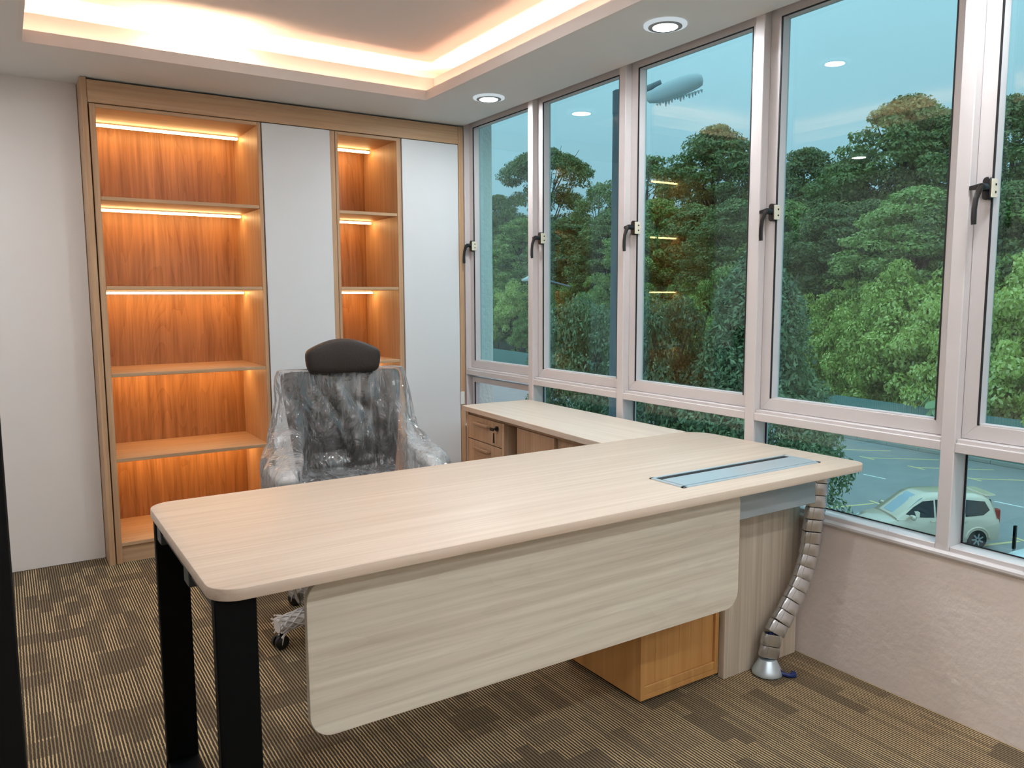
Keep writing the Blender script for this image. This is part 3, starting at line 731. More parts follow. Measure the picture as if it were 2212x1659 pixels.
# clear plastic bag over backrest, arms and seat
def plastic_mat():
    m = bpy.data.materials.new('clear_plastic_film'); m.use_nodes = True; t = m.node_tree; t.nodes.clear()
    tc = N(t, 'ShaderNodeTexCoord'); mp = N(t, 'ShaderNodeMapping'); mp.inputs['Scale'].default_value = (16, 16, 7); mp.inputs['Rotation'].default_value = (.2, .35, .0)
    L(t, tc, 'Object', mp, 0)
    nz = N(t, 'ShaderNodeTexNoise'); nz.inputs['Scale'].default_value = 1.; nz.inputs['Detail'].default_value = 3; nz.inputs['Distortion'].default_value = 1.2; L(t, mp, 0, nz, 'Vector')
    bp = N(t, 'ShaderNodeBump'); bp.inputs['Strength'].default_value = .7; bp.inputs['Distance'].default_value = .035; L(t, nz, 0, bp, 'Height')
    tr = N(t, 'ShaderNodeBsdfTransparent'); tr.inputs[0].default_value = (.95, .955, .96, 1)
    gl = N(t, 'ShaderNodeBsdfGlossy'); gl.inputs['Roughness'].default_value = .13; L(t, bp, 0, gl, 'Normal')
    df = N(t, 'ShaderNodeBsdfDiffuse'); df.inputs[0].default_value = srgb(236, 234, 234); L(t, bp, 0, df, 'Normal')
    tl = N(t, 'ShaderNodeBsdfTranslucent'); tl.inputs[0].default_value = srgb(236, 234, 234); L(t, bp, 0, tl, 'Normal')
    m0 = N(t, 'ShaderNodeMixShader'); m0.inputs[0].default_value = .45; L(t, df, 0, m0, 1); L(t, tl, 0, m0, 2)
    lw = N(t, 'ShaderNodeLayerWeight'); lw.inputs[0].default_value = .35; L(t, bp, 0, lw, 'Normal')
    mp3 = N(t, 'ShaderNodeMapping'); mp3.inputs['Scale'].default_value = (14, 14, 2.2); mp3.inputs['Rotation'].default_value = (.15, .5, 0); L(t, tc, 'Object', mp3, 0)
    n3 = N(t, 'ShaderNodeTexNoise'); n3.inputs['Scale'].default_value = 1.; n3.inputs['Detail'].default_value = 4; n3.inputs['Distortion'].default_value = .8; L(t, mp3, 0, n3, 'Vector')
    rdg = math_(t, 'SUBTRACT', 1., math_(t, 'MULTIPLY', math_(t, 'ABSOLUTE', math_(t, 'SUBTRACT', n3.outputs[0], .5)), 9.))
    mrs = N(t, 'ShaderNodeMapRange', interpolation_type='SMOOTHSTEP'); mrs.inputs['From Min'].default_value = .50; mrs.inputs['From Max'].default_value = .68; L(t, n3, 0, mrs, 'Value'); sheen_streak = mrs.outputs[0]  # fold sheen and wrinkle whitening painted as extra film opacity
    rdg = math_(t, 'POWER', math_(t, 'MAXIMUM', rdg, 0.), 2.2)
    f = math_(t, 'MINIMUM', math_(t, 'ADD', math_(t, 'ADD', math_(t, 'MULTIPLY', math_(t, 'POWER', lw.outputs['Facing'], 1.4), .90), .035), math_(t, 'ADD', math_(t, 'MULTIPLY', rdg, .10), math_(t, 'MULTIPLY', sheen_streak, .34))), .95)
    m1 = N(t, 'ShaderNodeMixShader'); t.links.new(f, m1.inputs[0]); L(t, tr, 0, m1, 1); L(t, m0, 0, m1, 2)
    m2 = N(t, 'ShaderNodeMixShader'); 
    f2 = math_(t, 'ADD', math_(t, 'MULTIPLY', lw.outputs['Fresnel'], .65), .065)
    t.links.new(f2, m2.inputs[0]); L(t, m1, 0, m2, 1); L(t, gl, 0, m2, 2)
    o = N(t, 'ShaderNodeOutputMaterial'); L(t, m2, 0, o, 0)
    return m
M['film'] = plastic_mat()
def bag():
    bm = bmesh.new(); NU, NV = 168, 96; rings = []
    # keys: z, half width, front y, back y, corner r
    keys = [(1.022, .235, .262, .315, .02), (1.018, .268, .250, .338, .03), (.99, .280, .238, .345, .04), (.90, .292, .205, .345, .05), (.80, .306, .150, .342, .07), (.72, .330, .03, .338, .09),
            (.685, .366, -.165, .335, .08), (.655, .378, -.192, .335, .07), (.58, .380, -.205, .33, .08), (.48, .362, -.24, .32, .10), (.36, .345, -.25, .31, .12), (.24, .318, -.22, .30, .14), (.155, .292, -.20, .28, .14)]
    for v in range(NV):
        f = v/(NV-1); s = f**1.0*(len(keys)-1); i = min(int(s), len(keys)-2); t = s-i
        K = [a+(b-a)*t for a, b in zip(keys[i], keys[i+1])]
        z, w, fr, bk, r = K; cy = (fr+bk)/2; d = (bk-fr)/2
        ring = []
        for u in range(NU):
            a = 2*PI*u/NU; n = 4.2
            c, sn = math.cos(a), math.sin(a)
            rr = (abs(c)**n+abs(sn)**n)**(-1/n)
            x = w*rr*c; y = cy+d*rr*sn
            hug = 0.
            if sn < 0 and z > .50:
                uu = abs(x)/w; hug = min(1., max(0., (.70-uu)/.18)); hug = hug*hug*(3-2*hug)*min(1., (z-.50)/.10)
                y = y+(.176+(z-.5)*.158-y)*hug
            # at backrest height the sheet is pulled flat against the front; arms push it out at the sides only
            p = Vector((x*2.6, y*2.6, z*1.6))
            amp = min(1., max(0., (1.02-z)/.12))
            pleat = math.sin(a*17+2.4*mnoise.noise(p*1.3)+z*5)*.5+mnoise.noise(Vector((x*9, y*9, z*2.6)))*1.3
            crease = abs(mnoise.noise(Vector((x*7+z*4, y*7, z*7-x*3))))*1.6
            k = (.005+.016*min(1., max(0., (1.0-z)*2.2)))*amp*(pleat-.2)*(1-.65*hug)+(-.016*(1-hug)+.026*hug)*crease*amp
            nrm = Vector((c, sn, 0))
            zz = z+(.012*mnoise.noise(Vector((x*6, y*6, 1.)))*amp)
            if v > NV-8: zz += .03*mnoise.noise(Vector((x*5, y*5, 7.)))*(v-NV+8)/8
            q = Vector((x, y, zz))+nrm*k
            ring.append(q)
        rings.append(ring)
    vr = [[bm.verts.new(p) for p in r] for r in rings]
    for a, b in zip(vr, vr[1:]):
        for j in range(NU): bm.faces.new((a[j], a[(j+1) % NU], b[(j+1) % NU], b[j]))
    # top: pulled over the backrest edge, open around the headrest bracket
    inner = [bm.verts.new(Vector((p.co.x*.16, .292+(p.co.y-.292)*.35, 1.014+.004*math.sin(j*.7)))) for j, p in enumerate(vr[0])]
    for j in range(NU): bm.faces.new((inner[j], inner[(j+1) % NU], vr[0][(j+1) % NU], vr[0][j]))
    bmesh.ops.recalc_face_normals(bm, faces=bm.faces)
    return bm
pc = meshobj('plastic_cover', bag(), M['film'], None, local=True, smooth=True)
pc.location = CH; pc.rotation_euler = (0, 0, CR)
tag(pc, 'crumpled clear plastic cover draped over the office chair', 'plastic cover')

# ------------------------------------------------------------------ black door leaf close to the viewer
dr = thing('door_1', 'black door leaf edge standing open at the photo edge', 'door', (-2.9, -3.62, 0), kind='structure')
box('leaf', (-3.36, -2.427, -3.645, -3.600, .008, 2.10), M['door'], dr, bev=.003, seg=2)
bm = bmesh.new()
for sg, y in ((-1, -3.645), (1, -3.600)):
    addtube(bm, [(-2.50, y, 1.0), (-2.50, y+sg*.05, 1.0), (-2.62, y+sg*.05, 1.0)], [.010, .010, .009], 8)
bmesh.ops.recalc_face_normals(bm, faces=bm.faces)
meshobj('lever_handle', bm, M['greysteel'], dr, smooth=True, auto=50)
for z in (.25, 1.05, 1.85): box('hinge', (-3.40, -3.36, -3.630, -3.615, z-.05, z+.05), M['greysteel'], dr)

# ================================================================== OUTSIDE
G = -5.75
M['asphalt'] = mat('grey_asphalt', srgb(160, 156, 154), .85, bump=(9, .3, .10))
M['yellow'] = mat('yellow_road_paint', srgb(236, 212, 152), .8, bump=(30, .1, .08))
M['white'] = mat('white_road_paint', srgb(232, 232, 228), .8, bump=(30, .1, .05))
M['kerb'] = mat('concrete_kerb', srgb(168, 166, 158), .9, bump=(14, .3, .08))
M['soil'] = mat('forest_soil', srgb(58, 70, 40), 1., bump=(3, .5, .25))
M['fence'] = mat('teal_metal_hoarding', srgb(126, 160, 154), .5, bump=(20, .05, .04))
M['galv'] = mat('galvanised_steel', srgb(120, 130, 136), .55, metal=.3, bump=(25, .05, .06))
M['lamphead'] = mat('lit_lamp_grey', srgb(196, 204, 206), .6, bump=(12, .1, .10))  # pale grey has the light on the lamp head mixed in
M['polegrey'] = mat('dull_grey_pole', srgb(92, 98, 102), .7, bump=(20, .1, .06))
M['bark'] = mat('tree_bark', srgb(92, 82, 70), .9, bump=(14, .6, .15))
rd = box('road', (.2, 33.0, -40, 110, G-.3, G), M['asphalt'], bev=0); setkind(rd, 'grey asphalt road and car park below the windows', cat='road')
def strip(a, b, w, m, z=.004):
    a = Vector((*a, 0)); b = Vector((*b, 0)); d = (b-a).normalized(); n = Vector((-d.y, d.x, 0))*w/2
    bm = bmesh.new(); addprism(bm, [tuple((a-n).xy), tuple((b-n).xy), tuple((b+n).xy), tuple((a+n).xy)], G-.01, G+z)
    return meshobj('road_marking', bm, m, rd)
for k in range(-2, 5): strip((25.9-.03*k, 13.82-2.47*k), (25.88-.03*k, 12.88-2.47*k), .11, M['white'])
for k in range(-1, 4):
    y = 15.7-2.30*k; x = 28.89-.14*k
    strip((x-.0, y), (x+2.2, y-2.05), .11, M['yellow'])
    strip((x+.10, y+.32), (x-.06, y-.46), .11, M['yellow'], .006)
for k in range(-2, 4):
    y = 11.0-4.75*k; x = 22.1-.35*k
    strip((x+.05, y), (x-1.8, y+.55), .11, M['yellow'])
    strip((x+.30, y+.30), (x+.12, y-.25), .11, M['yellow'], .006)
kb = thing('kerb', 'pale concrete kerb along the far side of the road', 'kerb', (32.4, 14, G), kind='structure')
for i in range(34):
    y = 4+i*1.6; x = 31.75+.062*(y-8)
    bm = bmesh.new(); addprism(bm, [(x, y+.01), (x+.099, y+1.59), (x+.279, y+1.59), (x+.18, y+.01)], G, G+.17, 2, .02); meshobj('kerb_stone', bm, M['kerb'], kb)
# hill behind
bm = bmesh.new(); g = {}
for i in range(40):
    for j in range(50):
        y = -30+j*3.6; x = 32.0+.062*(y-8)+.3+(i**1.35)*.9
        h = G+.05+max(0, i-3)*.42+1.2*mnoise.noise(Vector((x*.06, y*.06, 0)))*min(1, max(0, i-3)/6)
        g[i, j] = bm.verts.new((x, y, h))
for i in range(39):
    for j in range(49): bm.faces.new((g[i, j], g[i+1, j], g[i+1, j+1], g[i, j+1]))
hl = meshobj('hill', bm, M['soil'], smooth=True); setkind(hl, 'overgrown slope rising behind the teal fence', cat='hill')
# hoarding fence, corrugated panels
FN = thing('fence', 'teal corrugated metal hoarding fence below the trees', 'fence', (34, 20, G))
def fpt(y): return 32.3+.122*(y-11.5) if y < 36 else 35.29+.118*(y-36)
bm = bmesh.new(); pw = 2.4; nr = 20; a = []; b = []
for i in range(nr*4+1):
    s = i*pw/(nr*4); d = (.0, .0, .035, .035)[i % 4]
    a.append((s, d)); 
vb = [bm.verts.new((s, d, 0)) for s, d in a]; vt = [bm.verts.new((s, d, 1.95)) for s, d in a]
vb2 = [bm.verts.new((s, d+.004, 0)) for s, d in a]; vt2 = [bm.verts.new((s, d+.004, 1.95)) for s, d in a]
for i in range(len(a)-1):
    bm.faces.new((vb[i], vb[i+1], vt[i+1], vt[i])); bm.faces.new((vb2[i+1], vb2[i], vt2[i], vt2[i+1])); bm.faces.new((vt[i], vt[i+1], vt2[i+1], vt2[i]))
fme = bpy.data.meshes.new('fence_panel'); bm.to_mesh(fme); bm.free(); fme.materials.append(M['fence'])
y = 2.0
while y < 76:
    x = fpt(y); x2 = fpt(y+pw); ang = math.atan2(pw, x2-x)
    o = bpy.data.objects.new('fence_panel', fme); C.objects.link(o); o.parent = FN; o.location = (x-34, y-20, .02); o.rotation_euler = (0, 0, ang)
    bm = bmesh.new(); addbox(bm, x+.06, x+.12, y-.03, y+.03, G, G+1.9); meshobj('fence_post', bm, M['galv'], FN)
    y += pw*math.sin(ang)

# ---- trees
def leaf_mat(name, cols):
    m = bpy.data.materials.new(name); m.use_nodes = True; t = m.node_tree; t.nodes.clear()
    g = N(t, 'ShaderNodeNewGeometry'); oi = N(t, 'ShaderNodeObjectInfo')
    v = math_(t, 'ADD', math_(t, 'MULTIPLY', g.outputs['Random Per Island'], .70), math_(t, 'MULTIPLY', oi.outputs['Random'], .30))
    rp = N(t, 'ShaderNodeValToRGB'); e = rp.color_ramp.elements; e[0].position = 0; e[0].color = cols[0]; e[1].position = 1; e[1].color = cols[-1]
    for k, c in enumerate(cols[1:-1]): q = e.new((k+1)/(len(cols)-1)); q.color = c
    t.links.new(v, rp.inputs[0])
    d = N(t, 'ShaderNodeBsdfDiffuse'); L(t, rp, 0, d, 0)
    tl = N(t, 'ShaderNodeBsdfTranslucent'); L(t, rp, 0, tl, 0)
    gl = N(t, 'ShaderNodeBsdfGlossy'); gl.inputs['Roughness'].default_value = .45; gl.inputs[0].default_value = (.8, .85, .85, 1)
    m1 = N(t, 'ShaderNodeMixShader'); m1.inputs[0].default_value = .28; L(t, d, 0, m1, 1); L(t, tl, 0, m1, 2)
    m2 = N(t, 'ShaderNodeMixShader'); m2.inputs[0].default_value = .05; L(t, m1, 0, m2, 1); L(t, gl, 0, m2, 2)
    o = N(t, 'ShaderNodeOutputMaterial'); L(t, m2, 0, o, 0); return m
M['leafdark'] = leaf_mat('dark_conifer_leaves', [srgb(74, 94, 66), srgb(102, 122, 82), srgb(134, 152, 104), srgb(164, 178, 126)])
M['leafmid'] = leaf_mat('mid_green_leaves', [srgb(98, 122, 60), srgb(134, 158, 78), srgb(166, 186, 100), srgb(196, 208, 132)])
M['leafbright'] = leaf_mat('bright_vine_leaves', [srgb(132, 150, 66), srgb(184, 200, 96), srgb(222, 228, 130), srgb(242, 240, 176)])
M['leafolive'] = leaf_mat('olive_forest_leaves', [srgb(80, 94, 58), srgb(110, 126, 70), srgb(138, 152, 86), srgb(166, 178, 110)])
M['leafbig'] = leaf_mat('pale_big_leaves', [srgb(150, 186, 130), srgb(170, 202, 150)])
M['leafbrown'] = leaf_mat('dry_brown_leaves', [srgb(112, 84, 62), srgb(140, 106, 80), srgb(150, 124, 92)])

def clump_crown(name, seed, clumps, n, ls, m, asp=.5, flat=.0, droop=.0):
    """clumps: (cx,cy,cz, rx,ry,rz). leaves sit on the upper shells of the clumps"""
    r = np.random.default_rng(seed); cl = np.array(clumps)
    wgt = (cl[:, 3]*cl[:, 4]+cl[:, 3]*cl[:, 5])**.9; wgt /= wgt.sum()
    idx = r.choice(len(cl), n, p=wgt)
    d = r.normal(size=(n, 3)); d[:, 2] += .28; d /= np.linalg.norm(d, axis=1, keepdims=True)
    rad = (r.uniform(.45, 1.08, n))**.6
    P = cl[idx, :3]+d*cl[idx, 3:]*rad[:, None]
    nrm = d*.9+r.normal(size=(n, 3))*.55+np.array([0, 0, .55+flat]); nrm /= np.linalg.norm(nrm, axis=1, keepdims=True)
    t = r.normal(size=(n, 3)); t[:, 2] -= droop; t -= nrm*(t*nrm).sum(1, keepdims=True); t /= np.linalg.norm(t, axis=1, keepdims=True)
    b = np.cross(nrm, t); s = ls*r.uniform(.6, 1.35, n)[:, None]
    V = np.empty((n, 4, 3)); V[:, 0] = P-t*s; V[:, 1] = P+b*s*asp-nrm*s*.12; V[:, 2] = P+t*s-nrm*s*.15; V[:, 3] = P-b*s*asp-nrm*s*.12
    me = bpy.data.meshes.new(name); me.vertices.add(n*4); me.vertices.foreach_set('co', V.reshape(-1))
    me.loops.add(n*4); me.loops.foreach_set('vertex_index', np.arange(n*4)); me.polygons.add(n)
    me.polygons.foreach_set('loop_start', np.arange(n)*4); me.polygons.foreach_set('loop_total', np.full(n, 4)); me.update(calc_edges=True)
    me.materials.append(m); return me
def mk_clumps(seed, fn, n):
    r = random.Random(seed); return [fn(r, i/n) for i in range(n)]
# prototypes are one unit tall (z 0..1), radius as given
def cone_fn(r, f):
    z = .10+.86*f**.85; R = .36*(1-f**2.1)*(.85+.15*math.sin(f*9)); a = r.uniform(0, 2*PI); q = R*math.sqrt(r.uniform(.35, 1))
    return (math.cos(a)*q, math.sin(a)*q, z, .055+.05*(1-f), .055+.05*(1-f), .06)
def round_fn(r, f):
    while True:
        p = Vector((r.uniform(-1, 1), r.uniform(-1, 1), r.uniform(-1, 1)))
        if .35 < p.length < 1: break
    return (p.x*.42, p.y*.42, .54+p.z*.40, .09+.05*r.random(), .09+.05*r.random(), .065)
def tall_fn(r, f):
    z = .30+.68*f; R = .30*math.sin(PI*min(1, (f*.86+.14)))**.7; a = r.uniform(0, 2*PI); q = R*math.sqrt(r.uniform(.1, 1))
    return (math.cos(a)*q, math.sin(a)*q, z, .040+.035*r.random(), .040+.035*r.random(), .026)
def umb_fn(r, f):
    if f < .62:
        a = r.uniform(0, 2*PI); q = .40*math.sqrt(r.uniform(0, 1)); z = .97-.30*(q/.40)**2*.45-.03*r.random()
        return (math.cos(a)*q, math.sin(a)*q, z-.02, .075, .075, .022)
    a = r.uniform(0, 2*PI); q = .36*math.sqrt(r.uniform(.1, 1)); z = r.choice((.72, .68, .60, .52, .46))+r.uniform(-.03, .03)
    return (math.cos(a)*q, math.sin(a)*q, z, .075, .075, .028)
def shrub_fn(r, f):
    a = r.uniform(0, 2*PI); q = .55*math.sqrt(r.uniform(0, 1)); h = 1-.55*(q/.55)**2
    z = h*math.sqrt(r.uniform(.05, 1)); k = .06+.06*r.random(); return (math.cos(a)*q, math.sin(a)*q, z*.93, k, k, k*.55)
PR = {}
PR['cone'] = [clump_crown('cone_crown', 1, mk_clumps(1, cone_fn, 260), 60000, .0108, M['leafdark'], .42, droop=.3)]
PR['round'] = [clump_crown('round_crown', s, mk_clumps(s, round_fn, 150), 30000, .013, M['leafdark'], .5) for s in (2, 3)]
PR['tall'] = [clump_crown('tall_crown', s, mk_clumps(s, tall_fn, 250), 40000, .0082, M['leafolive'], .5) for s in (4, 5, 6)]
PR['airy'] = [clump_crown('airy_crown', 8, mk_clumps(8, tall_fn, 140), 17000, .0085, M['leafolive'], .5)]
PR['umbrella'] = [clump_crown('umbrella_crown', 9, mk_clumps(9, umb_fn, 190), 36000, .0085, M['leafolive'], .5, flat=.6)]
PR['shrub'] = [clump_crown('shrub_crown', s, mk_clumps(s, shrub_fn, 150), 30000, .0135, M['leafmid'], .55) for s in (10, 11)]
PR['vine'] = [clump_crown('vine_crown', s, mk_clumps(s, shrub_fn, 150), 32000, .0130, M['leafbright'], .6) for s in (12, 13)]
def trunk_mesh(name, seed, spread, top, nb=7, r0=.016):
    r = random.Random(seed); bm = bmesh.new()
    lean = (r.uniform(-.03, .03), r.uniform(-.03, .03))
    addtube(bm, [(0, 0, -.05), (lean[0]*.4, lean[1]*.4, .25), (lean[0], lean[1], top*.75), (lean[0]*1.2, 0, top)], [r0*1.25, r0, r0*.65, r0*.25], 7)
    for i in range(nb):
        a = 2*PI*i/nb+r.uniform(-.3, .3); z0 = top*r.uniform(.45, .72); q = spread*r.uniform(.55, .95)
        p = Vector((lean[0]*z0/top, lean[1]*z0/top, z0)); e = Vector((math.cos(a)*q, math.sin(a)*q, min(.94, z0+(top-z0)*r.uniform(.6, 1.)+.06)))
        md = p.lerp(e, .5)+Vector((0, 0, .02)); addtube(bm, [p, md, e], [r0*.5, r0*.32, r0*.12], 5)
        for k in range(2):
            e2 = md+Vector((r.uniform(-1, 1), r.uniform(-1, 1), r.uniform(.3, 1)))*spread*.35; addtube(bm, [md, e2], [r0*.25, r0*.08], 4)
    bmesh.ops.recalc_face_normals(bm, faces=bm.faces)
    me = bpy.data.meshes.new(name); bm.to_mesh(me); bm.free(); me.materials.append(M['bark']); me.polygons.foreach_set('use_smooth', [True]*len(me.polygons)); return me
TR = {'cone': trunk_mesh('t', 1, .2, .9, 6, .012), 'round': trunk_mesh('t', 2, .35, .8), 'tall': trunk_mesh('t', 3, .19, .90, 9, .011), 'airy': trunk_mesh('t', 4, .19, .90, 9, .011),
      'umbrella': trunk_mesh('t', 5, .36, .93, 13, .012), 'shrub': trunk_mesh('t', 6, .35, .6, 6, .012), 'vine': trunk_mesh('t', 7, .35, .6, 6, .012)}
trn = random.Random(21)
seen = {}
def spot(x, y, key):
    d = Vector((x-CAMX, y-CAMY, 0)); u = 1106+1697.6*d.dot(cr)/max(.1, d.dot(cf))
    for lim, nm in ((1160, 'narrow far window'), (1358, 'window with the lamp pole'), (1655, 'window with the lamp head'), (2070, 'wide window above the car'), (1e9, 'window at the photo edge')):
        if u < lim: break
    k = seen[key, nm] = seen.get((key, nm), 0)+1
    return nm, ('first', 'second', 'third', 'fourth', 'fifth', 'sixth')[k-1]

def tree(kind, x, y, ztop, base, label, group, wide=1., name=None, leaf=None):
    h = ztop-base
    t = thing(name or {'cone': 'conifer_tree', 'round': 'broadleaf_tree', 'tall': 'forest_tree', 'airy': 'forest_tree', 'umbrella': 'rain_tree', 'shrub': 'shrub', 'vine': 'vine_covered_shrub'}[kind],
              label, 'shrub' if kind in ('shrub', 'vine') else 'tree', (x, y, base), trn.uniform(0, 2*PI), group)
    me = PR[kind][trn.randrange(len(PR[kind]))]
    sc = (h*wide, h*wide, h)
    o = bpy.data.objects.new('crown', me); C.objects.link(o); o.parent = t; o.scale = sc
    if leaf is not None: o.material_slots[0].link = 'OBJECT'; o.material_slots[0].material = leaf
    o = bpy.data.objects.new('trunk', TR[kind]); C.objects.link(o); o.parent = t; o.scale = sc
    return t
def gz(x, y):
    i = max(0., (x-(32.3+.062*(y-8)))/.9)**(1/1.35); return G+.05+max(0, i-3)*.42
# near trees in the car park
tree('cone', 15.9, 11.0, 2.75, G, 'dark dense conical tree close to the window behind a mullion', None, .84)
tree('round', 14.7, 13.6, 1.75, G, 'dark rounded tree just beside the conical tree', None, .52, leaf=M['leafdark'])
tree('round', 13.8, 16.5, 1.75, G, 'bushy dark green tree behind the street lamp pole', None, .50)
back = [(55.1,99.5,15.7),(57.9,92.3,15.7),(54.7,65.3,13.9),(55.8,58.7,16.0),(52.2,46.4,16.4),(53.0,42.6,13.7),(51.9,36.5,12.9),(49.3,30.9,11.1),(50.2,27.3,14.8),(51.0,24.2,13.4),(48.5,19.8,13.0),(49.5,16.7,11.1)]
mid = [(49.7,83.0,12.2),(50.4,74.6,10.6),(47.1,61.6,9.4),(48.2,56.0,9.6),(45.4,46.5,9.6),(46.4,43.1,8.9),(43.6,36.2,8.4),(44.5,32.5,8.0),(42.0,27.3,7.1),(43.2,25.2,7.2),(41.4,21.1,7.4),(41.7,18.7,7.2),(40.1,15.4,6.9),(40.7,13.2,6.9)]
shrub = [(44.6,72.7,4.8),(45.1,68.2,4.1),(42.7,56.5,3.1),(43.2,51.2,4.0),(41.2,43.2,2.8),(41.6,39.3,3.0),(39.7,34.0,3.8),(40.0,30.2,2.8),(38.2,25.4,2.3),(38.8,23.1,3.1),(37.2,19.8,3.7),(37.7,18.0,3.6),(36.2,15.2,4.0),(36.9,13.9,4.2),(36.2,11.8,4.4)]
low = [(42.4,70.0,0.9),(41.6,63.2,-0.1),(40.9,57.3,-0.9),(40.2,51.7,-1.1),(39.3,43.8,-0.9),(38.7,38.7,-0.4),(37.7,32.7,-1.2),(36.4,25.2,-0.3),(36.0,22.5,0.2),(35.4,19.7,0.1),(34.9,17.3,0.3),(34.4,14.9,0.4),(34.0,12.9,0.2),(33.7,11.2,0.9)]
tree('umbrella', 55.7, 77.4, 20.4, gz(55.7, 77.4), 'tall spreading rain tree with a flat layered crown', None, .62)
for i, (x, y, z) in enumerate(back):
    tree('airy' if i in (2, 3, 5) else 'tall', x, y, z, gz(x, y), 'tall back-row forest tree, %s from left behind the %s' % spot(x, y, 'b')[::-1], 'forest trees at the back', trn.uniform(.85, 1.05))
for i, (x, y, z) in enumerate(mid):
    tree('tall', x, y, z, gz(x, y), 'mid-slope forest tree, %s from left behind the %s' % spot(x, y, 'm')[::-1], 'forest trees in the middle row', trn.uniform(1.0, 1.25), name='slope_tree', leaf=M['leafmid'] if i % 3 == 1 else None)
for i, (x, y, z) in enumerate(shrub):
    k = 'vine' if i >= 7 or i in (1,) else 'shrub'
    tree(k, x, y, z, gz(x, y), ('tall bright vine shrub, %s from left behind the %s' if k == 'vine' else 'tall green shrub, %s from left behind the %s') % spot(x, y, 's')[::-1], 'vine shrubs behind the fence' if k == 'vine' else 'bushy shrubs behind the fence', trn.uniform(.62, .78))
for i, (x, y, z) in enumerate(low):
    x += 2.3; y += 1.2; z += .15
    k = 'vine' if i >= 7 else 'shrub'
    tree(k, x, y, z, gz(x, y), ('low vine shrub at the fence, %s from left in the %s' if k == 'vine' else 'low shrub at the fence, %s from left in the %s') % spot(x, y, 'l')[::-1], 'low vine shrubs at the fence' if k == 'vine' else 'low shrubs at the fence', trn.uniform(.62, .75), name='low_vine_shrub' if k == 'vine' else 'low_shrub')
for x, y, z, kk in ((40.5, 9.2, 6.4, 't'), (42.5, 5.0, 7.0, 't'), (41.0, .5, 6.2, 't'), (43.0, -5.5, 7.4, 't'), (36.0, 7.8, 3.8, 'v'), (37.0, 3.6, 3.4, 'v'), (36.5, -.8, 3.9, 'v'), (35.2, 9.0, .9, 'v'), (34.8, 5.4, .6, 'v'), (34.6, 1.4, .8, 'v'), (48.5, 10.5, 11.5, 'b'), (49.5, 3.5, 12.4, 'b'), (48.0, -4.0, 11.0, 'b')):
    k = 'vine' if kk == 'v' else 'tall'
    tree(k, x, y, z, gz(x, y), ('vine shrub' if kk == 'v' else 'forest tree')+' past the photo edge on the slope beyond the last windows', 'trees past the photo edge', .72 if kk == 'v' else 1.05, name='edge_vine_shrub' if kk == 'v' else 'edge_forest_tree')
tree('shrub', 42.2, 24.6, 1.5, gz(42.2, 24.6), 'dry brown shrub among the green trees', None, .45, name='dry_shrub', leaf=M['leafbrown'])

# big-leaf plant behind the fence
bp_ = thing('big_leaf_plant', 'plant with large pale heart-shaped leaves behind the fence', 'plant', (32.9, 14.6, G))
rr = random.Random(5)
bm = bmesh.new(); pts = []
for i in range(13):
    a = i/12*PI; w = math.sin(a)**.7*.30*(1.15-.5*i/12); pts.append((w, i/12*.75))
vl = [bm.verts.new((-w, s, -.25*w-.12*s*s)) for w, s in pts]; vm = [bm.verts.new((0, s, -.12*s*s+.02)) for w, s in pts]; vr_ = [bm.verts.new((w, s, -.25*w-.12*s*s)) for w, s in pts]
for i in range(12): 
    for A_, B_ in ((vl, vm), (vm, vr_)):
        try: bm.faces.new((A_[i], B_[i], B_[i+1], A_[i+1]))
        except ValueError: pass
bmesh.ops.remove_doubles(bm, verts=bm.verts, dist=1e-4)
big = bpy.data.meshes.new('leaf'); bm.to_mesh(big); bm.free(); big.materials.append(M['leafbig'])
bm = bmesh.new()
for i in range(16):
    a = rr.uniform(0, 2*PI); q = rr.uniform(.25, .85); z = rr.uniform(1.9, 2.75)
    o = bpy.data.objects.new('leaf', big); C.objects.link(o); o.parent = bp_
    o.location = (math.cos(a)*q, math.sin(a)*q, z); o.rotation_euler = (rr.uniform(-.9, -.2), rr.uniform(-.3, .3), a-PI/2); o.scale = [rr.uniform(.8, 1.2)]*3
    addtube(bm, [(0, 0, .0), (math.cos(a)*q*.4, math.sin(a)*q*.4, z*.6), (math.cos(a)*q, math.sin(a)*q, z)], [.03, .02, .012], 5)
meshobj('stem', bm, M['leafmid'], bp_, local=True)

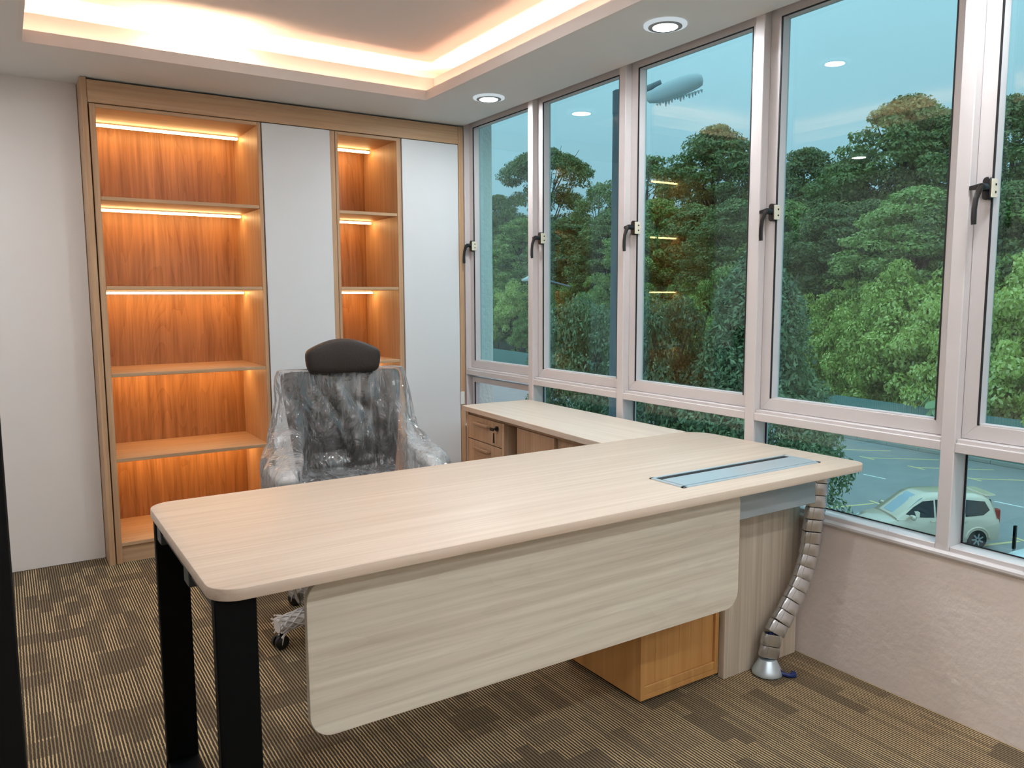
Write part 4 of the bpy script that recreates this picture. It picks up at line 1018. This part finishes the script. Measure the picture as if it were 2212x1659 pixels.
# ---- street lamps
lp_ = thing('street_lamp', 'big grey street lamp close outside with a broken cover', 'street lamp', (5.38, 4.86, G))
pole_h = 9.75
tube('pole', [(0, 0, 0), (0, 0, 5.2), (0, 0, 8.6), (0, 0, pole_h)], [.135, .108, .094, .090], M['polegrey'], lp_, 14, local=True)
lathe('pole_cap', [(.094, pole_h-.02), (.094, pole_h+.30), (.06, pole_h+.32), (.01, pole_h+.325)], (0, 0, 0), M['polegrey'], lp_, 14, local=True)
hd_dir = Vector((.565, -.825, 0)); 
tube('arm', [(0, 0, pole_h+.15), tuple(hd_dir*.30+Vector((0, 0, pole_h+.26))), tuple(hd_dir*.62+Vector((0, 0, pole_h+.36)))], [.05, .045, .042], M['galv'], lp_, 10, local=True)
bm = bmesh.new(); rings = []
for s, w, zt, zb in ((.40, .03, .02, -.02), (.44, .085, .09, -.07), (.56, .125, .135, -.10), (.72, .15, .165, -.105), (.90, .155, .175, -.10), (1.04, .15, .165, -.085), (1.14, .135, .13, -.07), (1.19, .115, .085, -.055), (1.205, .05, .03, -.03)):
    side = Vector((hd_dir.y*-1, hd_dir.x, 0)); c_ = hd_dir*s+Vector((0, 0, pole_h+.16+.22*(s-.4)))
    ring = []
    for j in range(16):
        a = 2*PI*j/16; zz = math.sin(a); zz = zz*zt*.8 if zz > 0 else max(zz*1.6, -1)*-zb
        ring.append(c_+side*math.cos(a)*w+Vector((0, 0, zz)))
    rings.append(ring)
addloft(bm, rings); meshobj('lamp_head', bm, M['lamphead'], lp_, local=True, smooth=True)
bm = bmesh.new(); r_ = random.Random(4)
for i in range(16):       # jagged remains of the cover
    s = .52+i*.042; c_ = hd_dir*s+side*.12+Vector((0, 0, pole_h+.07+.22*(s-.4))); dz = r_.uniform(.02, .09)
    addprism(bm, [(0, 0), (.042, 0), (.03, -dz), (.012, -dz*r_.uniform(.5, 1))], 0, .004, axis=1)
    vs = bm.verts[:] if hasattr(bm.verts, '__getitem__') else list(bm.verts)
    new = list(bm.verts)[-8:]
    for v in new: x, yv, z = v.co; v.co = c_+hd_dir*x-side*yv+Vector((0, 0, z))
bmesh.ops.recalc_face_normals(bm, faces=bm.faces)
meshobj('broken_cover', bm, M['lamphead'], lp_, local=True)
def small_lamp(x, y, h, dx, dy, lab):
    t = thing('street_lamp', lab, 'street lamp', (x, y, G))
    tube('pole', [(0, 0, 0), (0, 0, h*.6), (0, 0, h)], [.10, .08, .06], M['galv'], t, 8, local=True)
    tube('arm', [(0, 0, h-.1), (dx*.25, dy*.25, h+.12), (dx, dy, h-.35)], [.055, .05, .045], M['galv'], t, 8, local=True)
    bm = bmesh.new(); addtube(bm, [(-dx*.30, -dy*.30, h+.05), (-dx*.1, -dy*.1, h+.17), (dx*.08, dy*.08, h+.13)], [.05, .16, .06], 8, True, .6); meshobj('lamp_head', bm, M['white'], t, local=True, smooth=True)
small_lamp(24.9, 35.5, 8.0, 1.9, -1.3, 'slim far street lamp with a curved arm among the trees')
o = tube('leaning_pole', [(30.9, 9.75, G), (31.25, 9.45, G+2.3), (31.8, 8.95, G+4.6)], [.085, .08, .075], M['galv'], n=8); tag(o, 'thin grey pole leaning against the fence line', 'pole')

# ---- cars
M['carpaint'] = mat('champagne_car_paint', srgb(242, 218, 196), .28, metal=.25, coat=.6, bump=(6, .0, .02))
M['carwhite'] = mat('white_car_paint', srgb(235, 236, 236), .25, coat=.6, bump=(6, .0, .01))
M['carred'] = mat('blue_car_paint', srgb(52, 92, 150), .3, coat=.5, bump=(6, .0, .01))
M['carglass'] = mat('dark_car_glass', srgb(26, 32, 36), .06, spec=.8)
M['windscreen'] = mat('light_windscreen', srgb(168, 184, 198), .05, spec=1.0, coat=1.)
M['tyre'] = mat('tyre_rubber', srgb(26, 26, 27), .8)
M['rim'] = mat('alloy_rim', srgb(176, 180, 182), .35, metal=.6)
M['tail'] = mat('red_tail_lamp', srgb(168, 38, 34), .25)
M['head'] = mat('clear_head_lamp', srgb(214, 222, 226), .15)
def car(label, loc, ang, paint, sc=1.):
    t = thing('car', label, 'car', loc, ang); t.scale = (sc, sc, sc)
    def sec(x, zb, zt, w, wt, r=.10):
        # cross section ring in (y,z) : lower body with rounded shoulder
        pts = [(-w*.92, zb), (w*.92, zb), (w, zb+.16), (w*1.0, zt-.22), (wt, zt-.02), (wt*.6, zt), (0, zt+.012), (-wt*.6, zt), (-wt, zt-.02), (-w, zt-.22), (-w, zb+.16)]
        return [Vector((x, y, z)) for y, z in pts]
    S = [(-2.06, .38, .86, .70, .62), (-2.02, .28, .96, .78, .70), (-1.80, .22, 1.00, .82, .76), (-1.2, .20, 1.00, .83, .77), (0., .20, .99, .83, .77), (.85, .20, .98, .83, .76), (1.15, .20, .95, .82, .74), (1.55, .22, .88, .81, .70), (1.88, .26, .78, .76, .62), (2.02, .32, .68, .66, .52), (2.06, .40, .60, .56, .44)]
    bm = bmesh.new(); addloft(bm, [sec(*s) for s in S]); body = meshobj('body', bm, paint, t, local=True, smooth=True, auto=45)
    # greenhouse: stations (x, half width bottom, half width top, z top)
    def gsec(x, wb, wt, zt, zb=.93):
        pts = [(-wb, zb), (wb, zb), (wt+.02, zt-.12), (wt-.05, zt-.02), (wt*.5, zt+.012), (0, zt+.016), (-wt*.5, zt+.012), (-wt+.05, zt-.02), (-wt-.02, zt-.12)]
        return [Vector((x, y, z)) for y, z in pts]
    GH = [(-1.98, .74, .70, 1.02), (-1.90, .755, .64, 1.34), (-1.72, .765, .615, 1.60), (-1.4, .77, .61, 1.655), (-.7, .775, .61, 1.69), (0., .775, .61, 1.69), (.30, .772, .60, 1.655), (.55, .77, .61, 1.52), (.85, .765, .65, 1.27), (1.20, .75, .72, .99)]
    bm = bmesh.new(); addloft(bm, [gsec(*s) for s in GH]); meshobj('cabin', bm, paint, t, local=True, smooth=True, auto=50)
    def gi(x):
        for a, b in zip(GH, GH[1:]):
            if a[0] <= x <= b[0]:
                f = (x-a[0])/(b[0]-a[0]); return [u+(v-u)*f for u, v in zip(a, b)]
        return list(GH[-1])
    def side_pt(x, z, s, off=.006):
        _, wb, wt, zt = gi(x); z1 = zt-.12; f = min(1.2, max(0, (z-.93)/max(.05, z1-.93))); return Vector((x, s*((wb+(wt+.02-wb)*f)+off), z))
    def side_win(pts):
        for s in (-1, 1):
            bm = bmesh.new(); fan = []
            N_ = len(pts)
            vs = [bm.verts.new(side_pt(x, z, s)) for x, z in pts]; f = bm.faces.new(vs)
            bmesh.ops.triangulate(bm, faces=[f]); bmesh.ops.subdivide_edges(bm, edges=bm.edges, cuts=2)
            for v in bm.verts: v.co = side_pt(v.co.x, v.co.z, s)
            r_ = bmesh.ops.extrude_face_region(bm, geom=bm.faces[:])
            for v in r_['geom']:
                if isinstance(v, bmesh.types.BMVert): v.co.y -= s*.02
            bmesh.ops.recalc_face_normals(bm, faces=bm.faces)
            meshobj('side_window', bm, M['carglass'], t, local=True)
    side_win([(1.02, 1.02), (.06, 1.0), (.05, 1.52), (.38, 1.49), (.66, 1.32)])
    side_win([(0., 1.0), (-.86, 1.01), (-.86, 1.53), (0., 1.54)])
    side_win([(-.93, 1.01), (-1.50, 1.05), (-1.72, 1.20), (-1.58, 1.46), (-.93, 1.53)])
    # windscreen
    bm = bmesh.new(); q = {}
    for i in range(7):
        for j in range(9):
            f = i/6; x = 1.13-.72*f; _, wb, wt, zt = gi(x); u = (j/8-.5)*2
            wloc_ = (.64-.06*f)*u; zz = zt-.005-.02*u*u+.016
            q[i, j] = bm.verts.new((x+.012-.06*u*u, wloc_, zz+.006))
    for i in range(6):
        for j in range(8): bm.faces.new((q[i, j], q[i, j+1], q[i+1, j+1], q[i+1, j]))
    meshobj('windscreen', bm, M['windscreen'], t, local=True, smooth=True)
    bm = bmesh.new(); q = {}
    for i in range(4):
        for j in range(7):
            f = i/3; x = -1.955+.16*f; _, wb, wt, zt = gi(x); u = (j/6-.5)*2; q[i, j] = bm.verts.new((x-.03, u*.56, 1.06+f*.44))
    for i in range(3):
        for j in range(6): bm.faces.new((q[i, j], q[i+1, j], q[i+1, j+1], q[i, j+1]))
    meshobj('rear_window', bm, M['carglass'], t, local=True, smooth=True)
    bm = bmesh.new(); addprism(bm, rpoly([(-2.02, -.56), (-1.66, -.58), (-1.66, .58), (-2.02, .56)], [.1, .02, .02, .1], 4), 1.60, 1.645, 2, .012); meshobj('roof_spoiler', bm, paint, t, local=True, smooth=True, auto=40)
    for s in (-1, 1):
        bm = bmesh.new(); addbox(bm, -2.075, -1.93, s*.62-.10, s*.62+.10, .74, 1.22, bev=.03); meshobj('tail_lamp', bm, M['tail'], t, local=True)
        bm = bmesh.new(); addtube(bm, [(1.98, s*.40, .64), (1.80, s*.60, .72), (1.56, s*.72, .79)], [.07, .085, .03], 10); meshobj('head_lamp', bm, M['head'], t, local=True, smooth=True)
        bm = bmesh.new(); addtube(bm, [(.86, s*.78, 1.03), (.84, s*.86, 1.06), (.83, s*1.0, 1.06), (.83, s*1.05, 1.05)], [.03, .075, .085, .03], 10); meshobj('wing_mirror', bm, paint, t, local=True, smooth=True)
        for x in (.02, -.95): 
            bm = bmesh.new(); addtube(bm, [(x, s*.80, .90), (x+.02, s*.86, .905), (x+.16, s*.86, .905), (x+.18, s*.80, .90)], .014, 6); meshobj('door_handle', bm, paint, t, local=True, smooth=True)
        for x in (-1.30, 1.30):
            bm = bmesh.new(); addlathe(bm, [(.20, -.10), (.29, -.10), (.305, -.07), (.305, .07), (.29, .10), (.20, .10)], (x, s*.74, .305), 28, axis=1); wl = meshobj('wheel', bm, M['tyre'], t, local=True, smooth=True, auto=40)
            bm = bmesh.new(); addlathe(bm, [(.205, -.085), (.205, .085)], (x, s*.74, .305), 28, axis=1)
            for k in range(7):
                a = 2*PI*k/7; c_, s_ = math.cos(a), math.sin(a)
                addprism(bm, [(x+c_*.03-s_*.03, .305+s_*.03+c_*.03), (x+c_*.19-s_*.022, .305+s_*.19+c_*.022), (x+c_*.19+s_*.022, .305+s_*.19-c_*.022), (x+c_*.03+s_*.03, .305+s_*.03-c_*.03)], s*.74+s*.085, s*.74+s*.105, axis=1)
            meshobj('rim', bm, M['rim'], wl, local=True)
            bm = bmesh.new()      # wheel arch lip
            addtube(bm, [(x+math.cos(a)*.375, s*.825, .31+math.sin(a)*.375) for a in [PI*k/12 for k in range(13)]], .035, 6); meshobj('wheel_arch', bm, paint, t, local=True, smooth=True)
    return t
cang = math.radians(149.2)
car('champagne coloured hatchback parked below the window beside the mullion', (19.42, 7.80, G), cang, M['carpaint'], .90)
car('white car showing only its roof at the sill corner', (19.05, 3.55, G), cang, M['carwhite'], .90)
car('tiny blue car far off seen through the clear vent', (24.3, 43.6, G), math.radians(95), M['carred'], 1.)
# parking post
pt = thing('bollard_post', 'thin dark post standing behind the parked car', 'post', (19.55, 5.40, G))
tube('post', [(0, 0, 0), (0, 0, 1.02)], [.035, .035], M['galv'], pt, 8, local=True)
box('sign_plate', (-.045, .045, -.03, .03, .42, 1.04), M['blacksteel'], pt, local=True)
